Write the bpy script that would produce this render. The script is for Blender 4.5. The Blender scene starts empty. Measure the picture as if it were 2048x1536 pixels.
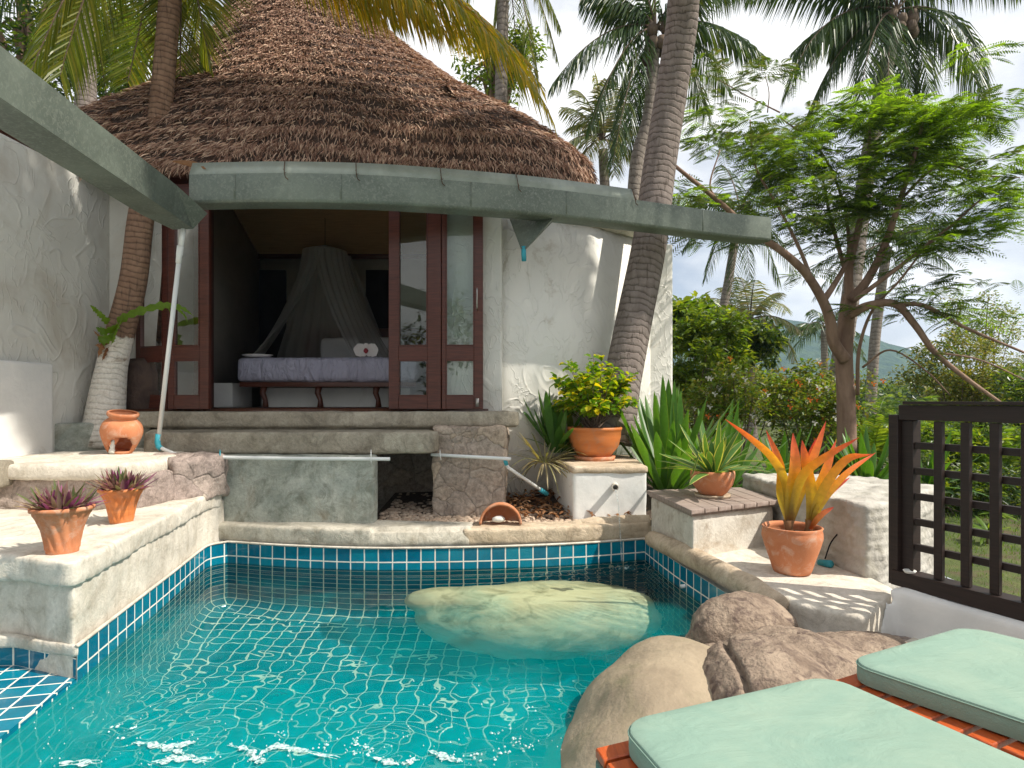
import bpy, bmesh, math, random
import numpy as np
from math import radians as R, pi, sin, cos, sqrt
from mathutils import Vector, noise
random.seed(7); rng = np.random.default_rng(7)
S = bpy.context.scene; COL = S.collection
# ---------------------------------------------------------------- camera
F = 1251.0; HZ = 800.0; EYE = 1.2
cd = bpy.data.cameras.new('camera'); cam = bpy.data.objects.new('camera', cd); COL.objects.link(cam); S.camera = cam
cam.location = (0, 0, EYE); cam.rotation_euler = (R(90), 0, 0)
cd.sensor_width = 36; cd.lens = F * 36 / 2048; cd.shift_y = (HZ - 768) / 2048 * 1.0; cd.clip_end = 6000; cd.clip_start = .02
# ---------------------------------------------------------------- light
SUN = Vector((.85, -.28, 1.0)).normalized()
EL = math.asin(SUN.z); AZ = math.atan2(SUN.x, SUN.y)
W = bpy.data.worlds.new('World'); S.world = W; W.use_nodes = True
def setup_world():
    nt = W.node_tree; N = nt.nodes; L = nt.links; bg = N['Background']
    sky = N.new('ShaderNodeTexSky'); sky.sky_type = 'NISHITA'; sky.sun_disc = False
    sky.sun_elevation = EL; sky.sun_rotation = AZ; sky.dust_density = 2.0; sky.air_density = 1.0
    tc = N.new('ShaderNodeTexCoord'); mp = N.new('ShaderNodeMapping'); mp.inputs['Scale'].default_value = (1, 1, 2.2); mp.inputs['Location'].default_value = (.35, .1, .25)
    no = N.new('ShaderNodeTexNoise'); no.inputs['Scale'].default_value = 2.3; no.inputs['Detail'].default_value = 9; no.inputs['Roughness'].default_value = .55; no.inputs['Distortion'].default_value = .25
    rp = N.new('ShaderNodeValToRGB'); rp.color_ramp.elements[0].position = .40; rp.color_ramp.elements[1].position = .60
    L.new(tc.outputs['Generated'], mp.inputs[0]); L.new(mp.outputs[0], no.inputs[0]); L.new(no.outputs[0], rp.inputs[0])
    mx = N.new('ShaderNodeMix'); mx.data_type = 'RGBA'; L.new(rp.outputs[0], mx.inputs[0]); L.new(sky.outputs[0], mx.inputs[6])
    # thin veil over the blue, then the clouds
    v = N.new('ShaderNodeMix'); v.data_type = 'RGBA'; v.inputs[0].default_value = .6; v.inputs[7].default_value = (7.0, 7.5, 8.4, 1)
    L.new(sky.outputs[0], v.inputs[6]); L.new(v.outputs[2], mx.inputs[6]); mx.inputs[7].default_value = (13.0, 12.8, 12.5, 1)
    L.new(mx.outputs[2], bg.inputs[0]); bg.inputs[1].default_value = .08
setup_world()
ld = bpy.data.lights.new('sun', 'SUN'); ld.energy = 5.0; ld.angle = R(.8); ld.color = (1, .93, .82); ld.cycles.is_caustics_light = True
lo = bpy.data.objects.new('sun', ld); COL.objects.link(lo); lo.rotation_euler = SUN.to_track_quat('Z', 'Y').to_euler(); lo.location = (0, 0, 20)
S.view_settings.view_transform = 'Standard'; S.view_settings.look = 'None'; S.view_settings.gamma = 1; S.view_settings.exposure = .42
S.render.engine = 'CYCLES'; S.cycles.use_denoising = True; S.cycles.max_bounces = 10; S.cycles.transparent_max_bounces = 16
S.cycles.sample_clamp_indirect = 6; S.cycles.blur_glossy = .5
# ---------------------------------------------------------------- helpers
def P(x, y, D): return np.array([(x - 1024) * D / F, D, EYE + (HZ - y) * D / F])      # a picture point at a known distance
def G(x, y, z): return P(x, y, (EYE - z) * F / (y - HZ))                              # a picture point on a known height
BASE = {}
def tag(o, label=None, cat=None, group=None, kind=None):
    if label: o['label'] = label
    if cat: o['category'] = cat
    if group: o['group'] = group
    if kind: o['kind'] = kind
    return o
def thing(name, loc, label, cat, group=None):
    o = bpy.data.objects.new(name, None); COL.objects.link(o); o.empty_display_size = .1
    o.location = tuple(map(float, loc)); BASE[o.name] = np.array(o.location); return tag(o, label, cat, group)
class MB:
    def __init__(s): s.v = []; s.f = []; s.uv = []; s.m = []
    def add(s, vs, fs, uvs=None, mi=0):
        n = len(s.v); s.v.extend([tuple(map(float, p)) for p in vs]); s.f.extend([tuple(i + n for i in f) for f in fs]); s.m.extend([mi] * len(fs))
        if uvs is None: uvs = [(0, 0)] * len(vs)
        s.uv.extend(uvs); return s
    def box(s, a, b, mi=0):
        x0, y0, z0 = a; x1, y1, z1 = b
        return s.add([(x0,y0,z0),(x1,y0,z0),(x1,y1,z0),(x0,y1,z0),(x0,y0,z1),(x1,y0,z1),(x1,y1,z1),(x0,y1,z1)],
            [(0,3,2,1),(4,5,6,7),(0,1,5,4),(1,2,6,5),(2,3,7,6),(3,0,4,7)], None, mi)
    def obox(s, o, u, w, h, mi=0):                 # box from a corner and three edge vectors
        o, u, w, h = map(np.array, (o, u, w, h)); c = [o, o+u, o+u+w, o+w]; c += [p + h for p in c]
        return s.add(c, [(0,3,2,1),(4,5,6,7),(0,1,5,4),(1,2,6,5),(2,3,7,6),(3,0,4,7)], None, mi)
    def prism(s, poly, z0, z1, mi=0):
        n = len(poly); a = sum(poly[i][0]*poly[(i+1)%n][1]-poly[(i+1)%n][0]*poly[i][1] for i in range(n))
        if a < 0: poly = poly[::-1]
        zz = lambda z, i: z[i] if hasattr(z, '__len__') else z
        vs = [(p[0], p[1], z0) for p in poly] + [(p[0], p[1], z1) for p in poly]
        return s.add(vs, [tuple(range(n-1,-1,-1)), tuple(range(n,2*n))] + [(i,(i+1)%n,(i+1)%n+n,i+n) for i in range(n)], None, mi)
    def tube(s, pts, rad, seg=10, cap=True, vs_=1.0, rfn=None, mi=0):
        pts = [np.array(p, float) for p in pts]; n = len(pts)
        if not hasattr(rad, '__len__'): rad = [rad]*n
        T = [pts[min(i+1,n-1)] - pts[max(i-1,0)] for i in range(n)]; T = [t/max(np.linalg.norm(t),1e-9) for t in T]
        a = np.array([0,0,1.]) if abs(T[0][2]) < .9 else np.array([1.,0,0]); U = np.cross(T[0], a); U /= np.linalg.norm(U)
        V = []; UVs = []; d = 0
        for i in range(n):
            if i: d += np.linalg.norm(pts[i]-pts[i-1])
            U = U - T[i]*np.dot(U, T[i]); U /= np.linalg.norm(U); B = np.cross(T[i], U)
            for k in range(seg):
                th = 2*pi*k/seg; r = rad[i]*(rfn(d, th) if rfn else 1)
                V.append(pts[i] + (U*cos(th)+B*sin(th))*r); UVs.append((k/seg, d*vs_))
        Fs = [(i*seg+k, i*seg+(k+1)%seg, (i+1)*seg+(k+1)%seg, (i+1)*seg+k) for i in range(n-1) for k in range(seg)]
        if cap: Fs += [tuple(range(seg-1,-1,-1)), tuple(range((n-1)*seg, n*seg))]
        return s.add(V, Fs, UVs, mi)
    def lathe(s, prof, c, seg=40, rfn=None, mi=0):
        V = []; U = []
        for j, (r, z) in enumerate(prof):
            for k in range(seg):
                th = 2*pi*k/seg; rr = r*(rfn(th, z) if rfn else 1)
                V.append((c[0]+rr*cos(th), c[1]+rr*sin(th), c[2]+z)); U.append((k/seg, z))
        n = len(prof)
        Fs = [(i*seg+k, i*seg+(k+1)%seg, (i+1)*seg+(k+1)%seg, (i+1)*seg+k) for i in range(n-1) for k in range(seg)]
        return s.add(V, Fs, U, mi)
    def blade(s, pts, wid, side, fold=.0, mi=0, uo=0.):   # leaf strip along pts, width list, V folded
        pts = [np.array(p, float) for p in pts]; n = len(pts); V = []; U = []; side = np.array(side, float)
        for i in range(n):
            t = pts[min(i+1,n-1)]-pts[max(i-1,0)]; t /= max(np.linalg.norm(t),1e-9)
            sd = side - t*np.dot(side,t); sd /= max(np.linalg.norm(sd),1e-9); up = np.cross(sd, t)
            w = wid[i]
            V += [pts[i]-sd*w+up*w*fold, pts[i], pts[i]+sd*w+up*w*fold]; U += [(uo, i/(n-1)), (uo+.5, i/(n-1)), (uo+1, i/(n-1))]
        Fs = []
        for i in range(n-1): a = i*3; Fs += [(a,a+1,a+4,a+3),(a+1,a+2,a+5,a+4)]
        return s.add(V, Fs, U, mi)
    def build(s, name, mats, parent=None, smooth=True, sharp=None):
        b = BASE[parent.name] if parent is not None else np.zeros(3)
        V = np.array(s.v) - b
        me = bpy.data.meshes.new(name); me.from_pydata(V.tolist(), [], s.f)
        if not isinstance(mats, (list, tuple)): mats = [mats]
        for m in mats: me.materials.append(m)
        if len(mats) > 1: me.polygons.foreach_set('material_index', s.m)
        uvl = me.uv_layers.new(name='UVMap'); vi = np.zeros(len(me.loops), np.int32); me.loops.foreach_get('vertex_index', vi)
        uvl.data.foreach_set('uv', np.array(s.uv, float)[vi].ravel())
        me.polygons.foreach_set('use_smooth', [smooth]*len(me.polygons)); me.update()
        o = bpy.data.objects.new(name, me); COL.objects.link(o)
        if parent is not None: o.parent = parent; BASE[o.name] = b
        else: BASE[o.name] = b
        if sharp: me.set_sharp_from_angle(angle=R(sharp))
        return o
def cr(pts, n):                                     # Catmull-Rom through points
    p = [np.array(q, float) for q in pts]; p = [2*p[0]-p[1]] + p + [2*p[-1]-p[-2]]; out = []
    for i in range(1, len(p)-2):
        for k in range(n):
            t = k/n; out.append(.5*((2*p[i])+(-p[i-1]+p[i+1])*t+(2*p[i-1]-5*p[i]+4*p[i+1]-p[i+2])*t*t+(-p[i-1]+3*p[i]-3*p[i+1]+p[i+2])*t**3))
    out.append(p[-2]); return out
def bevel(o, w=.004, seg=2):
    bm = bmesh.new(); bm.from_mesh(o.data); bmesh.ops.remove_doubles(bm, verts=bm.verts, dist=1e-5)
    bmesh.ops.bevel(bm, geom=[e for e in bm.edges if e.is_manifold and e.calc_face_angle(0) > .5], offset=w, segments=seg, profile=.6, affect='EDGES', clamp_overlap=True)
    bm.to_mesh(o.data); bm.free(); o.data.polygons.foreach_set('use_smooth', [True]*len(o.data.polygons)); o.data.set_sharp_from_angle(angle=R(40)); return o
def organic(o, vox=.02, it=4, amp=.006, sc=5., oct_=3, fn=None):   # hand-made masonry: even mesh, rounded edges, uneven faces
    m = o.modifiers.new('r', 'REMESH'); m.mode = 'VOXEL'; m.voxel_size = vox
    if it: k = o.modifiers.new('s', 'SMOOTH'); k.iterations = it; k.factor = .7
    dg = bpy.context.evaluated_depsgraph_get(); dg.update(); me = bpy.data.meshes.new_from_object(o.evaluated_get(dg)); old = o.data
    o.modifiers.clear(); me.name = old.name; o.data = me
    if not me.materials:
        for q in old.materials: me.materials.append(q)
    n = len(me.vertices); co = np.empty(n*3); me.vertices.foreach_get('co', co); co = co.reshape(-1,3)
    no = np.empty(n*3); me.vertex_normals.foreach_get('vector', no); no = no.reshape(-1,3); b = BASE[o.name]
    d = np.array([noise.fractal(Vector((c+b)*sc), 1.0, 2.0, oct_) for c in co])*amp
    if fn is not None: d = d + np.array([fn(c+b) for c in co])
    co = co + no*d[:,None]; me.vertices.foreach_set('co', co.ravel()); me.polygons.foreach_set('use_smooth', [True]*len(me.polygons)); me.update(); return o
# ---------------------------------------------------------------- materials
def newmat(name):
    m = bpy.data.materials.new(name); m.use_nodes = True; return m, m.node_tree, m.node_tree.nodes['Principled BSDF']
def ramp(nt, src, stops):
    r = nt.nodes.new('ShaderNodeValToRGB'); e = r.color_ramp.elements
    while len(e) < len(stops): e.new(.5)
    for i, (p, c) in enumerate(stops): e[i].position = p; e[i].color = (*c, 1) if len(c) == 3 else c
    nt.links.new(src, r.inputs[0]); return r.outputs[0]
def noi(nt, scale, detail=4, dist=0, rough=.55, vec=None, st=None):
    n = nt.nodes.new('ShaderNodeTexNoise'); n.inputs['Scale'].default_value = scale; n.inputs['Detail'].default_value = detail
    n.inputs['Distortion'].default_value = dist; n.inputs['Roughness'].default_value = rough
    if vec is None: tc = nt.nodes.new('ShaderNodeNewGeometry'); vec = tc.outputs['Position']
    if st: mp = nt.nodes.new('ShaderNodeMapping'); mp.inputs['Scale'].default_value = st; nt.links.new(vec, mp.inputs[0]); vec = mp.outputs[0]
    nt.links.new(vec, n.inputs[0]); return n.outputs[0]
def mixc(nt, f, a, b, mode='MIX'):
    m = nt.nodes.new('ShaderNodeMix'); m.data_type = 'RGBA'; m.blend_type = mode
    for s, i in ((f, 0), (a, 6), (b, 7)):
        if isinstance(s, (int, float)): m.inputs[i].default_value = s
        elif isinstance(s, tuple): m.inputs[i].default_value = (*s, 1)
        else: nt.links.new(s, m.inputs[i])
    return m.outputs[2]
def bump(nt, bs, h, st=.5, dist=.01, prev=None):
    b = nt.nodes.new('ShaderNodeBump'); b.inputs['Strength'].default_value = st; b.inputs['Distance'].default_value = dist
    nt.links.new(h, b.inputs['Height'])
    if prev is not None: nt.links.new(prev, b.inputs['Normal'])
    nt.links.new(b.outputs[0], bs.inputs['Normal']); return b.outputs[0]
def math_(nt, op, a, b=0.):
    m = nt.nodes.new('ShaderNodeMath'); m.operation = op
    for s, i in ((a, 0), (b, 1)):
        if isinstance(s, (int, float)): m.inputs[i].default_value = s
        else: nt.links.new(s, m.inputs[i])
    return m.outputs[0]
def basic(name, c1, c2, scale=6, rough=.8, bsc=60, bst=.3, bd=.004, st=None, dist=.5, spec=.3, lo=.35, hi=.65, met=0, stain=None, b2=None):
    m, nt, b = newmat(name); n = noi(nt, scale, 6, dist, .6, st=st); col = ramp(nt, n, [(lo, c1), (hi, c2)])
    if stain: col = mixc(nt, ramp(nt, noi(nt, stain[1], 7, 1.0, .65), [(stain[2], (0,0,0)), (stain[3], (1,1,1))]), col, stain[0])
    nt.links.new(col, b.inputs['Base Color']); b.inputs['Roughness'].default_value = rough; b.inputs['Specular IOR Level'].default_value = spec; b.inputs['Metallic'].default_value = met
    p = bump(nt, b, noi(nt, b2[0], 5, 1.2, st=b2[3] if len(b2) > 3 else None), b2[1], b2[2]) if b2 else None
    if bst: bump(nt, b, noi(nt, bsc, 5), bst, bd, p)
    return m
def stucco(name, c1, c2, sc=3.2, dep=.012, stain=None):
    m, nt, b = newmat(name)
    nA = noi(nt, sc, 1.5, 1.6, .5, st=(1, 1, .8)); r1 = ramp(nt, math_(nt, 'ABSOLUTE', math_(nt, 'SUBTRACT', nA, .5)), [(0, (1,1,1)), (.05, (.1,)*3), (.16, (0,0,0))])
    nB = noi(nt, sc*1.7, 2, 2.2, .5, st=(1.3, 1, .7)); r2 = ramp(nt, math_(nt, 'ABSOLUTE', math_(nt, 'SUBTRACT', nB, .47)), [(0, (1,1,1)), (.03, (.1,)*3), (.1, (0,0,0))])
    msk = ramp(nt, noi(nt, 3.1, 2), [(.4, (0,0,0)), (.6, (1,1,1))]); h = math_(nt, 'ADD', math_(nt, 'MULTIPLY', r1, msk), math_(nt, 'MULTIPLY', r2, math_(nt, 'SUBTRACT', 1.0, msk)))
    n1 = bump(nt, b, h, .6, dep); bump(nt, b, noi(nt, 40, 6), .25, .004, n1)
    col = ramp(nt, noi(nt, 1.7, 6, .6), [(.3, c1), (.7, c2)])
    if stain: col = mixc(nt, ramp(nt, noi(nt, stain[1], 8, .8, .7), [(stain[2], (0,0,0)), (stain[3], (1,1,1))]), col, stain[0])
    nt.links.new(col, b.inputs['Base Color']); b.inputs['Roughness'].default_value = .85; b.inputs['Specular IOR Level'].default_value = .2; return m
def concrete(name, c1, c2, dark, fa=.75, bsc=.8, sc=2.2, brown=None):
    m, nt, b = newmat(name); a = ramp(nt, noi(nt, sc, 9, 1.6, .62), [(.32, c1), (.66, c2)])
    bl = ramp(nt, noi(nt, 5.5, 9, 1.3, .7), [(.50, (0,0,0)), (.76, (.95,)*3)]); col = mixc(nt, bl, a, dark)
    fine = ramp(nt, noi(nt, 45, 8, .4, .75), [(.30, (.45,)*3), (.62, (1.15,)*3)]); col = mixc(nt, fa, col, fine, 'MULTIPLY')
    if brown: col = mixc(nt, ramp(nt, noi(nt, 1.9, 7, 1.2, .65), [(.55, (0,0,0)), (.72, (.8,)*3)]), col, brown)
    st = ramp(nt, noi(nt, 7, 6, 1.5, .6, st=(1, 1, .22)), [(.5, (1,1,1)), (.75, (.72,.70,.64))]); col = mixc(nt, .7, col, st, 'MULTIPLY')
    nt.links.new(col, b.inputs['Base Color']); b.inputs['Roughness'].default_value = .82; b.inputs['Specular IOR Level'].default_value = .25
    n1 = bump(nt, b, noi(nt, 9, 9, 1.5, .65), bsc, .02); bump(nt, b, noi(nt, 70, 6, 0, .7), .5, .005, n1); return m
def leafmat(name, cols, trans=.4, rough=.42, vgrad=None, tcol=None, edge=None, spec=.4):
    m, nt, b = newmat(name); g = nt.nodes.new('ShaderNodeNewGeometry'); n = len(cols)
    c = ramp(nt, g.outputs['Random Per Island'], [(i/max(n-1,1), q) for i, q in enumerate(cols)])
    if vgrad or edge:
        uv = nt.nodes.new('ShaderNodeUVMap'); sp = nt.nodes.new('ShaderNodeSeparateXYZ'); nt.links.new(uv.outputs[0], sp.inputs[0])
        if vgrad: c = mixc(nt, .85, c, ramp(nt, sp.outputs[1], vgrad))
        if edge: c = mixc(nt, ramp(nt, math_(nt, 'ABSOLUTE', math_(nt, 'SUBTRACT', sp.outputs[0], .5)), [(edge[1], (0,0,0)), (edge[1]+.05, (1,1,1))]), c, edge[0])
    c = mixc(nt, .35, c, ramp(nt, noi(nt, 35, 4), [(.3, (.55,)*3), (.7, (1.25,)*3)]), 'MULTIPLY')
    nt.links.new(c, b.inputs['Base Color']); b.inputs['Roughness'].default_value = rough; b.inputs['Specular IOR Level'].default_value = spec
    t = nt.nodes.new('ShaderNodeBsdfTranslucent'); k = nt.nodes.new('ShaderNodeMix'); k.data_type = 'RGBA'; k.blend_type = 'MULTIPLY'; k.inputs[0].default_value = 1; k.inputs[7].default_value = (*(tcol or (1.9, 1.7, .5)), 1)
    nt.links.new(c, k.inputs[6]); nt.links.new(k.outputs[2], t.inputs[0])
    mx = nt.nodes.new('ShaderNodeMixShader'); mx.inputs[0].default_value = trans; nt.links.new(b.outputs[0], mx.inputs[1]); nt.links.new(t.outputs[0], mx.inputs[2])
    nt.links.new(mx.outputs[0], nt.nodes['Material Output'].inputs[0]); return m
def tilemat(name):
    m, nt, b = newmat(name); uv = nt.nodes.new('ShaderNodeUVMap'); k = nt.nodes.new('ShaderNodeTexBrick'); k.offset = 0; k.squash = 1
    k.inputs['Scale'].default_value = 1; k.inputs['Brick Width'].default_value = .1; k.inputs['Row Height'].default_value = .1; k.inputs['Mortar Size'].default_value = .0045; k.inputs['Mortar Smooth'].default_value = .15; k.inputs['Bias'].default_value = 0
    wob = nt.nodes.new('ShaderNodeVectorMath'); wob.operation = 'MULTIPLY_ADD'; nz = nt.nodes.new('ShaderNodeTexNoise'); nz.inputs['Scale'].default_value = 9; nt.links.new(uv.outputs[0], nz.inputs[0])
    nt.links.new(nz.outputs[1], wob.inputs[0]); wob.inputs[1].default_value = (.005, .005, 0); nt.links.new(uv.outputs[0], wob.inputs[2]); nt.links.new(wob.outputs[0], k.inputs[0])
    k.inputs['Color1'].default_value = (.000, .115, .20, 1); k.inputs['Color2'].default_value = (.002, .20, .29, 1); k.inputs['Mortar'].default_value = (.78, .76, .66, 1)
    c = mixc(nt, .5, k.outputs[0], ramp(nt, noi(nt, 14, 5, 1), [(.3, (.7,)*3), (.7, (1.15,)*3)]), 'MULTIPLY')
    nt.links.new(c, b.inputs['Base Color']); nt.links.new(ramp(nt, k.outputs['Fac'], [(0, (.12,)*3), (1, (.8,)*3)]), b.inputs['Roughness'])
    inv = math_(nt, 'SUBTRACT', 1.0, k.outputs['Fac']); n1 = bump(nt, b, inv, .6, .003); bump(nt, b, noi(nt, 25, 2), .12, .004, n1); return m
def glassmat():
    m = bpy.data.materials.new('pane_glass'); m.use_nodes = True; nt = m.node_tree; nt.nodes.clear()
    t = nt.nodes.new('ShaderNodeBsdfTransparent'); t.inputs[0].default_value = (.9, .95, .93, 1); g = nt.nodes.new('ShaderNodeBsdfGlossy'); g.inputs['Roughness'].default_value = .01
    fr = nt.nodes.new('ShaderNodeFresnel'); fr.inputs[0].default_value = 1.6; mx = nt.nodes.new('ShaderNodeMixShader'); o = nt.nodes.new('ShaderNodeOutputMaterial')
    nt.links.new(fr.outputs[0], mx.inputs[0]); nt.links.new(t.outputs[0], mx.inputs[1]); nt.links.new(g.outputs[0], mx.inputs[2]); nt.links.new(mx.outputs[0], o.inputs[0]); return m
def watermat():
    m = bpy.data.materials.new('water'); m.use_nodes = True; nt = m.node_tree; nt.nodes.clear()
    rf = nt.nodes.new('ShaderNodeBsdfRefraction'); rf.inputs['IOR'].default_value = 1.33; rf.inputs['Roughness'].default_value = 0; rf.inputs[0].default_value = (.88, .985, .92, 1)
    gl = nt.nodes.new('ShaderNodeBsdfGlossy'); gl.inputs['Roughness'].default_value = .02; fr = nt.nodes.new('ShaderNodeFresnel'); fr.inputs[0].default_value = 1.33
    g = nt.nodes.new('ShaderNodeMixShader'); nt.links.new(math_(nt, 'MULTIPLY', fr.outputs[0], .5), g.inputs[0]); nt.links.new(rf.outputs[0], g.inputs[1]); nt.links.new(gl.outputs[0], g.inputs[2])
    d = nt.nodes.new('ShaderNodeBsdfDiffuse'); d.inputs[0].default_value = (.0, .64, .66, 1); t = nt.nodes.new('ShaderNodeBsdfTranslucent'); t.inputs[0].default_value = (.0, .70, .68, 1)
    a = nt.nodes.new('ShaderNodeMixShader'); a.inputs[0].default_value = .5; nt.links.new(d.outputs[0], a.inputs[1]); nt.links.new(t.outputs[0], a.inputs[2])
    geo = nt.nodes.new('ShaderNodeNewGeometry'); sp = nt.nodes.new('ShaderNodeSeparateXYZ'); nt.links.new(geo.outputs['Position'], sp.inputs[0])
    # air bubbles from the jets cloud the near end of the pool
    y = math_(nt, 'ADD', sp.outputs[1], math_(nt, 'MULTIPLY', math_(nt, 'SUBTRACT', noi(nt, 2.2, 5, .8), .5), 1.6))
    mr = nt.nodes.new('ShaderNodeMapRange'); mr.inputs[1].default_value = 3.9; mr.inputs[2].default_value = 2.1; mr.inputs[3].default_value = .0; mr.inputs[4].default_value = .5; nt.links.new(y, mr.inputs[0])
    mx = nt.nodes.new('ShaderNodeMixShader'); nt.links.new(mr.outputs[0], mx.inputs[0]); nt.links.new(g.outputs[0], mx.inputs[1]); nt.links.new(a.outputs[0], mx.inputs[2])
    o = nt.nodes.new('ShaderNodeOutputMaterial'); nt.links.new(mx.outputs[0], o.inputs[0]); return m
def stonemat(name, c1, c2, c3, sc=4.5, mort=(.42,.36,.32)):
    m, nt, b = newmat(name); g = nt.nodes.new('ShaderNodeNewGeometry'); ad = nt.nodes.new('ShaderNodeVectorMath'); ad.operation = 'MULTIPLY_ADD'
    nz = nt.nodes.new('ShaderNodeTexNoise'); nz.inputs['Scale'].default_value = 5; nt.links.new(g.outputs['Position'], nz.inputs[0]); nt.links.new(nz.outputs[1], ad.inputs[0]); ad.inputs[1].default_value = (.16,.16,.16); nt.links.new(g.outputs['Position'], ad.inputs[2])
    v = nt.nodes.new('ShaderNodeTexVoronoi'); v.feature = 'DISTANCE_TO_EDGE'; v.inputs['Scale'].default_value = sc; nt.links.new(ad.outputs[0], v.inputs[0])
    v2 = nt.nodes.new('ShaderNodeTexVoronoi'); v2.inputs['Scale'].default_value = sc; nt.links.new(ad.outputs[0], v2.inputs[0])
    sp = nt.nodes.new('ShaderNodeSeparateColor'); nt.links.new(v2.outputs['Color'], sp.inputs[0])
    c = ramp(nt, sp.outputs[0], [(0, c1), (.5, c2), (1, c3)]); c = mixc(nt, .75, c, ramp(nt, noi(nt, 28, 7, .8, .7), [(.30, (.35,)*3), (.66, (1.35,)*3)]), 'MULTIPLY')
    e = ramp(nt, v.outputs['Distance'], [(.0, (1,1,1)), (.02, (.4,)*3), (.09, (0,0,0))]); crk = ramp(nt, noi(nt, 9, 4), [(.4, (0,0,0)), (.6, (1,1,1))])
    c = mixc(nt, math_(nt, 'MULTIPLY', e, math_(nt, 'ADD', math_(nt, 'MULTIPLY', crk, .40), .03)), c, tuple(q*.45 for q in mort))
    nt.links.new(c, b.inputs['Base Color']); b.inputs['Roughness'].default_value = .9; b.inputs['Specular IOR Level'].default_value = .15
    n1 = bump(nt, b, math_(nt, 'SUBTRACT', 1.0, e), .8, .012); bump(nt, b, noi(nt, 35, 7, .6), .7, .012, n1); return m
def barkmat(name, c1, c2, ring=26, dark=(.06,.045,.035), white=None):
    m, nt, b = newmat(name); uv = nt.nodes.new('ShaderNodeUVMap'); sp = nt.nodes.new('ShaderNodeSeparateXYZ'); nt.links.new(uv.outputs[0], sp.inputs[0])
    w = math_(nt, 'ADD', math_(nt, 'MULTIPLY', sp.outputs[1], ring), math_(nt, 'MULTIPLY', noi(nt, 4.5, 6, .4), 2.2)); fr = math_(nt, 'FRACT', w)
    rg = ramp(nt, fr, [(0, (.9,)*3), (.08, (.5,)*3), (.35, (.08,)*3), (.9, (0,0,0)), (1, (.5,)*3)]); col = ramp(nt, noi(nt, 12, 7, .5, .65, st=(1,1,.35)), [(.3, c1), (.7, c2)])
    col = mixc(nt, math_(nt, 'MULTIPLY', rg, .8), col, dark); ck = ramp(nt, noi(nt, 45, 4, 0, .6, st=(1,1,.12)), [(.56, (0,0,0)), (.66, (1,1,1))]); col = mixc(nt, math_(nt, 'MULTIPLY', ck, .5), col, dark)
    if white:
        zz = math_(nt, 'ADD', sp.outputs[1], math_(nt, 'MULTIPLY', noi(nt, 14, 5), .12)); k = ramp(nt, math_(nt, 'SUBTRACT', white, zz), [(.0, (0,0,0)), (.02, (1,1,1))])
        pw = ramp(nt, noi(nt, 9, 8, .8, .7), [(.56, (.70,.67,.61)), (.66, (.40,.35,.29))]); col = mixc(nt, math_(nt, 'MULTIPLY', k, ramp(nt, noi(nt, 60, 5), [(.3, (.7,)*3), (.6, (1,1,1))])), col, pw)
    nt.links.new(col, b.inputs['Base Color']); b.inputs['Roughness'].default_value = .9; b.inputs['Specular IOR Level'].default_value = .15
    n1 = bump(nt, b, math_(nt, 'SUBTRACT', 1.0, rg), .8, .012); n2 = bump(nt, b, math_(nt, 'SUBTRACT', 1.0, ck), .4, .006, n1); bump(nt, b, noi(nt, 30, 6), .4, .01, n2); return m
def woodmat(name, c1, c2, rough=.4, st=(2, 2, 30), sc=3):
    m, nt, b = newmat(name); n = noi(nt, sc, 6, .8, .6, st=st); nt.links.new(ramp(nt, n, [(.3, c1), (.7, c2)]), b.inputs['Base Color']); b.inputs['Roughness'].default_value = rough
    b.inputs['Specular IOR Level'].default_value = .4; bump(nt, b, n, .2, .003); return m
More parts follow.
